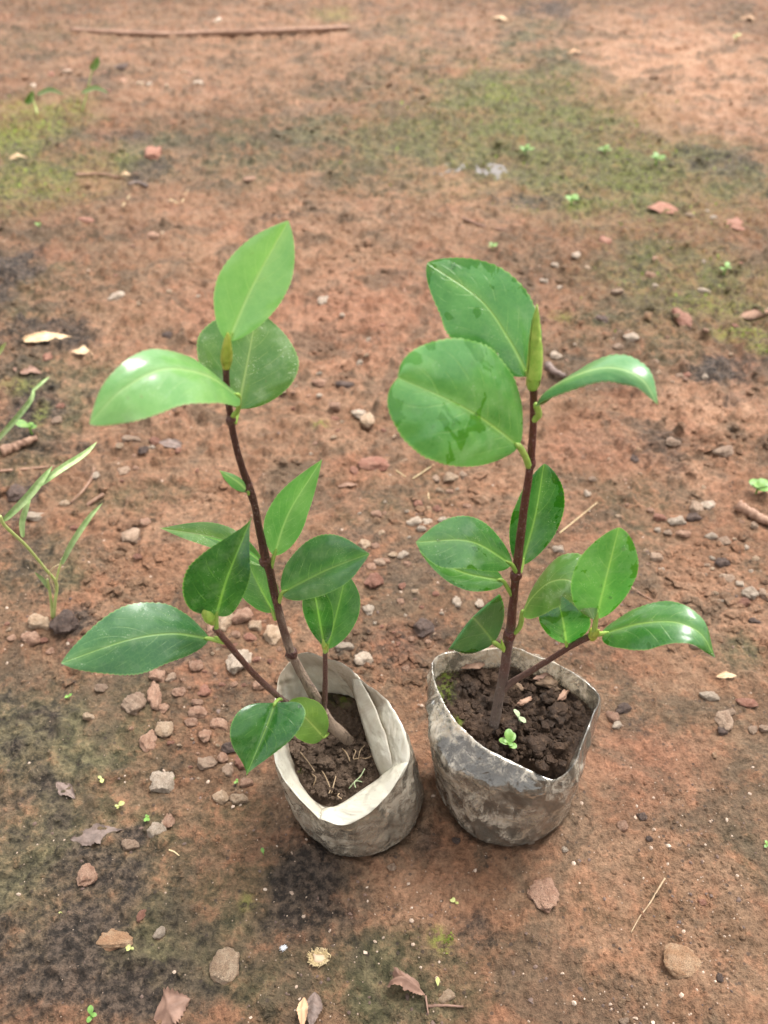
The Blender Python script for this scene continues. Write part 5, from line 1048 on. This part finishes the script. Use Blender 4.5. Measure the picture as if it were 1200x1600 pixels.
# grass tuft at left with its root clod
def blade(parent, pts, w, mat='grass', name='blade', fold=.35):
    mid = [P(*p) for p in pts]; c = Vector(catmull([tuple(p) for p in mid], 3)[1]); T = (mid[-1] - mid[0]).normalized()
    vw = (c - Vector((0, 0, CAM_H))).normalized(); s = T.cross(vw).normalized() * w / 2; up = -vw * w * fold
    V, Fc, A, mi = leaf_geo(mid, c + s + up, c - s + up, wb=.35, wt=.8, peak=.4, cup=0, wave=.03, teeth=0, seed=rnd.uniform(0, 9), n=30, m=3, thick=.0002)
    return obj(name, V, Fc, M[mat], parent, attrs=A)
gp = on_ground(84, 968); gY = gp.y
grass = empty('grass_tuft', gp, 'thin grass tuft with bent blades at the left edge', 'grass tuft')
tube('stem', [P(84,966,gY), P(86,940,gY), P(88,912,gY+.004), P(70,888,gY), P(40,852,gY-.01), P(8,822,gY-.02), P(0,806,gY-.022)], [.0014,.0013,.0012,.0010,.0011,.0012,.0010], M['grass_stem'], grass, n=40, seg=8)
tube('stem', [P(82,966,gY), P(80,940,gY), P(76,915,gY), P(74,905,gY)], [.0012,.0011,.0010,.0008], M['grass_stem'], grass, n=16, seg=8)
tube('stem', [P(87,912,gY+.003), P(92,890,gY+.004), P(98,872,gY+.006)], [.0009,.0008,.0007], M['grass_stem'], grass, n=12, seg=8)
blade(grass, [(96,882,gY+.004),(115,845,gY+.01),(140,808,gY+.02),(160,786,gY+.028)], .0042)
blade(grass, [(76,920,gY),(66,905,gY),(54,894,gY-.003)], .0030)
blade(grass, [(5,814,gY-.02),(40,780,gY-.01),(65,750,gY),(82,728,gY+.01)], .0052)
blade(grass, [(62,758,gY),(90,736,gY+.01),(130,710,gY+.03),(152,690,gY+.05)], .0046)
blade(grass, [(36,840,gY-.01),(35,815,gY-.005),(42,790,gY),(48,776,gY+.005)], .0040)
tube('stem', [P(86,925,gY), P(78,900,gY), P(82,888,gY), P(92,882,gY)], [.0005,.0004,.0004,.0003], M['straw'], grass, n=14, seg=6)
root2 = on_ground(105, 978)
rc = stone(104, 976, 44, 40, 'dark', 'dark wet root clod at the foot of the grass tuft', cat='clod', name='root_clod', flat=.8)
g2 = empty('grass_tuft', on_ground(-14, 705), 'arching grass blade entering at the left edge above the wood piece', 'grass blade')
yy = on_ground(-14, 705).y
blade(g2, [(-14,698,yy),(20,660,yy+.01),(48,625,yy+.02),(53,605,yy+.03)], .0050); blade(g2, [(50,612,yy+.03),(65,598,yy+.04),(78,588,yy+.05)], .0028)
g3 = empty('grass_tuft', on_ground(-12, 570), 'short yellowish grass tip at the left edge above the dry leaf', 'grass blade'); yy = on_ground(-12, 570).y
blade(g3, [(-12,562,yy),(0,548,yy),(10,534,yy)], .0045, 'grass_stem')

# small weed sprouts: stem plus little leaves
def sprout(px, py, size, nl, mat, label, roundness=.8, h=.6, seed=0, group='small weed sprouts', yaw=None, cat='sprout', rise=None, parent_z=None):
    r_ = random.Random(seed * 7 + 1); p = on_ground(px, py) if parent_z is None else at(px, py, parent_z); s = size * mpp(p) * (0.85 if parent_z is None else 1)
    root = empty('weed_sprout', p, label, cat, group); hh = s * h; topp = p + Vector((r_.uniform(-.1, .1) * s, 0, hh))
    tube('stem', [p - Vector((0, 0, .001)), p.lerp(topp, .5), topp], [s * .05] * 3, M[mat], root, n=8, seg=6)
    y0 = r_.uniform(0, 6.28) if yaw is None else yaw
    for k in range(nl):
        a = y0 + k * 2 * math.pi / nl + r_.uniform(-.7, .7); d = Vector((math.cos(a), math.sin(a), .25 + r_.uniform(-.15, .25))); L_ = s * r_.uniform(.28, .66)
        b = topp - Vector((0, 0, hh * .3 * (k % 2) * (nl > 2))); t = b + d * L_; m = b.lerp(t, .5) + Vector((0, 0, L_ * .10)); sd = Vector((-d.y, d.x, 0)).normalized() * L_ * roundness * .5
        V, Fc, A, mi = leaf_geo([b, m, t], m + sd, m - sd, wb=.6, wt=.5, peak=.52, cup=.1, wave=.03, teeth=0, seed=k, n=12, m=3, thick=.00015)
        obj('leaf', V, Fc, M[mat], root, attrs=A)
SPR = [(266,1224,20,4,'sprout','bright green four-leaved sprout at the pale grey stone'),(371,1224,15,3,'sprout','green sprout left of the milky bag, below the hanging leaf'),(185,1262,18,4,'sprout_y','pale yellowish sprout on earth, lower left'),(229,1280,15,4,'sprout','small green sprout left of the lichen-grey stone'),
 (160,1220,17,2,'sprout_y','yellow seedling in the red hollow at lower left'),(108,1092,14,3,'sprout','tiny sprout on moss left of the big grey-brown stone'),(206,1484,15,5,'sprout_y','pale sprout right below the orange-tan half-buried stone'),(145,1590,34,3,'sprout','largest green sprout at the bottom edge, lower left'),
 (712,1411,15,3,'sprout_y','lone yellow sprout on bare earth between and below the bags'),(1181,772,40,5,'sprout','round-leaved light green sprout at the right edge'),(50,678,38,3,'sprout','bright green pea-like sprout at the left edge'),(1130,430,34,3,'sprout','lime green sprout in moss at upper right'),
 (945,242,24,4,'sprout','bright lime sprout in the moss, upper right'),(1025,257,26,5,'sprout','green sprout right of the bright lime one'),(892,322,30,6,'sprout','yellow-green low weed in moss left of a straw'),(820,243,26,6,'sprout','green low weed on moss above the puddle right end'),(770,390,18,4,'sprout','tiny green weed right of the upper wet leaf tip'),(1197,1322,14,3,'sprout','green sprig cut by the right edge, lower part'),
 (97,1427,14,1,'sprout_y','pale curved grass sliver on dark earth at lower left'),(412,1336,16,1,'sprout','thin curved green sliver left of the milky bag bottom'),(1148,66,22,3,'sprout_y','pale stump-like sprout on pale earth in the upper right'),(62,355,14,4,'sprout','tiny green weed in the upper left under the green patch')]
for i, (a, b, s, n_, m_, lb) in enumerate(SPR):
    sprout(a, b, s, n_, m_, lb, roundness=.95 if 'round' in lb or 'pea' in lb else .7, seed=i, h=.45)
sprout(797, 1166, 32, 8, 'sprout', 'fresh green weed growing in the dark soil of the muddy bag', roundness=.75, h=.35, seed=40, parent_z=.0865, group=None)
sprout(812, 1128, 28, 4, 'lichen', 'pale grey-green wilted weed on the dark soil of the muddy bag', roundness=.5, h=.5, seed=45, parent_z=.0885, group=None)
# background grass sprigs
for i, (pts, lb) in enumerate([([(128,175,0),(136,145,.01),(142,118,.02),(150,95,.03)], 'tall pale grass sprig in the upper left background'), ([(58,178,0),(55,165,.01),(48,148,.015)], 'short green grass sprig left of the tall pale one')]):
    p = on_ground(pts[0][0], pts[0][1]); t = empty('grass_sprig', p, lb, 'grass sprig')
    path = [P(a, b, p.y + c) for a, b, c in pts]; tube('stem', path, [.0016, .0013, .0010, .0008][:len(path)], M['grass_stem'], t, n=14, seg=6)
    blade(t, [(pts[-1][0] - 8, pts[-1][1] + 14, p.y + pts[-1][2]), (pts[-1][0], pts[-1][1] + 4, p.y + pts[-1][2]), (pts[-1][0] + 4, pts[-1][1] - 6, p.y + pts[-1][2])], .011, 'sprout'); blade(t, [(pts[0][0], pts[0][1] - 30, p.y), (pts[0][0] + 22, pts[0][1] - 38, p.y - .01), (pts[0][0] + 42, pts[0][1] - 30, p.y - .03)], .007, 'grass')

# moss and low green cover: tiny upright leaflets in the green patches
def moss_cover():
    r_ = np.random.RandomState(9); n = 90000
    y = 0.14 * (2.9 / 0.14) ** r_.rand(n); x = (r_.rand(n) * 2 - 1) * (0.10 + 0.47 * y)
    g_ = patch_field(x, y, 'green'); cl = sstep(0.0, 0.30, fbm(x, y, 30, 3, 301))
    k = (r_.rand(n) < g_ * cl * 0.85) & away(x, y); x, y, g_ = x[k], y[k], g_[k]; h = ground_h(x, y)
    V = []; Fc = []
    for i in range(len(x)):
        s = (0.0016 + 0.0022 * r_.rand()) * (0.6 + 0.9 * min(y[i], 1.6)); a = r_.rand() * 6.28; t = r_.rand() * 1.1
        d = np.array([math.cos(a) * math.sin(t), math.sin(a) * math.sin(t), math.cos(t)]) * s; w = np.array([-math.sin(a), math.cos(a), 0]) * s * .32
        p = np.array([x[i], y[i], h[i]]); o = len(V); V += [p, p + d * .55 + w, p + d, p + d * .55 - w]; Fc += [(o, o + 1, o + 2), (o, o + 2, o + 3)]
    m = bpy.data.meshes.new('moss'); m.from_pydata([tuple(v) for v in V], [], Fc); m.materials.append(M['moss']); m.update()
    ob = bpy.data.objects.new('moss', m); C.objects.link(ob); ob['kind'] = 'stuff'; ob['label'] = 'low green moss and seedlings covering damp ground'
moss_cover()
bpy.context.view_layer.update()
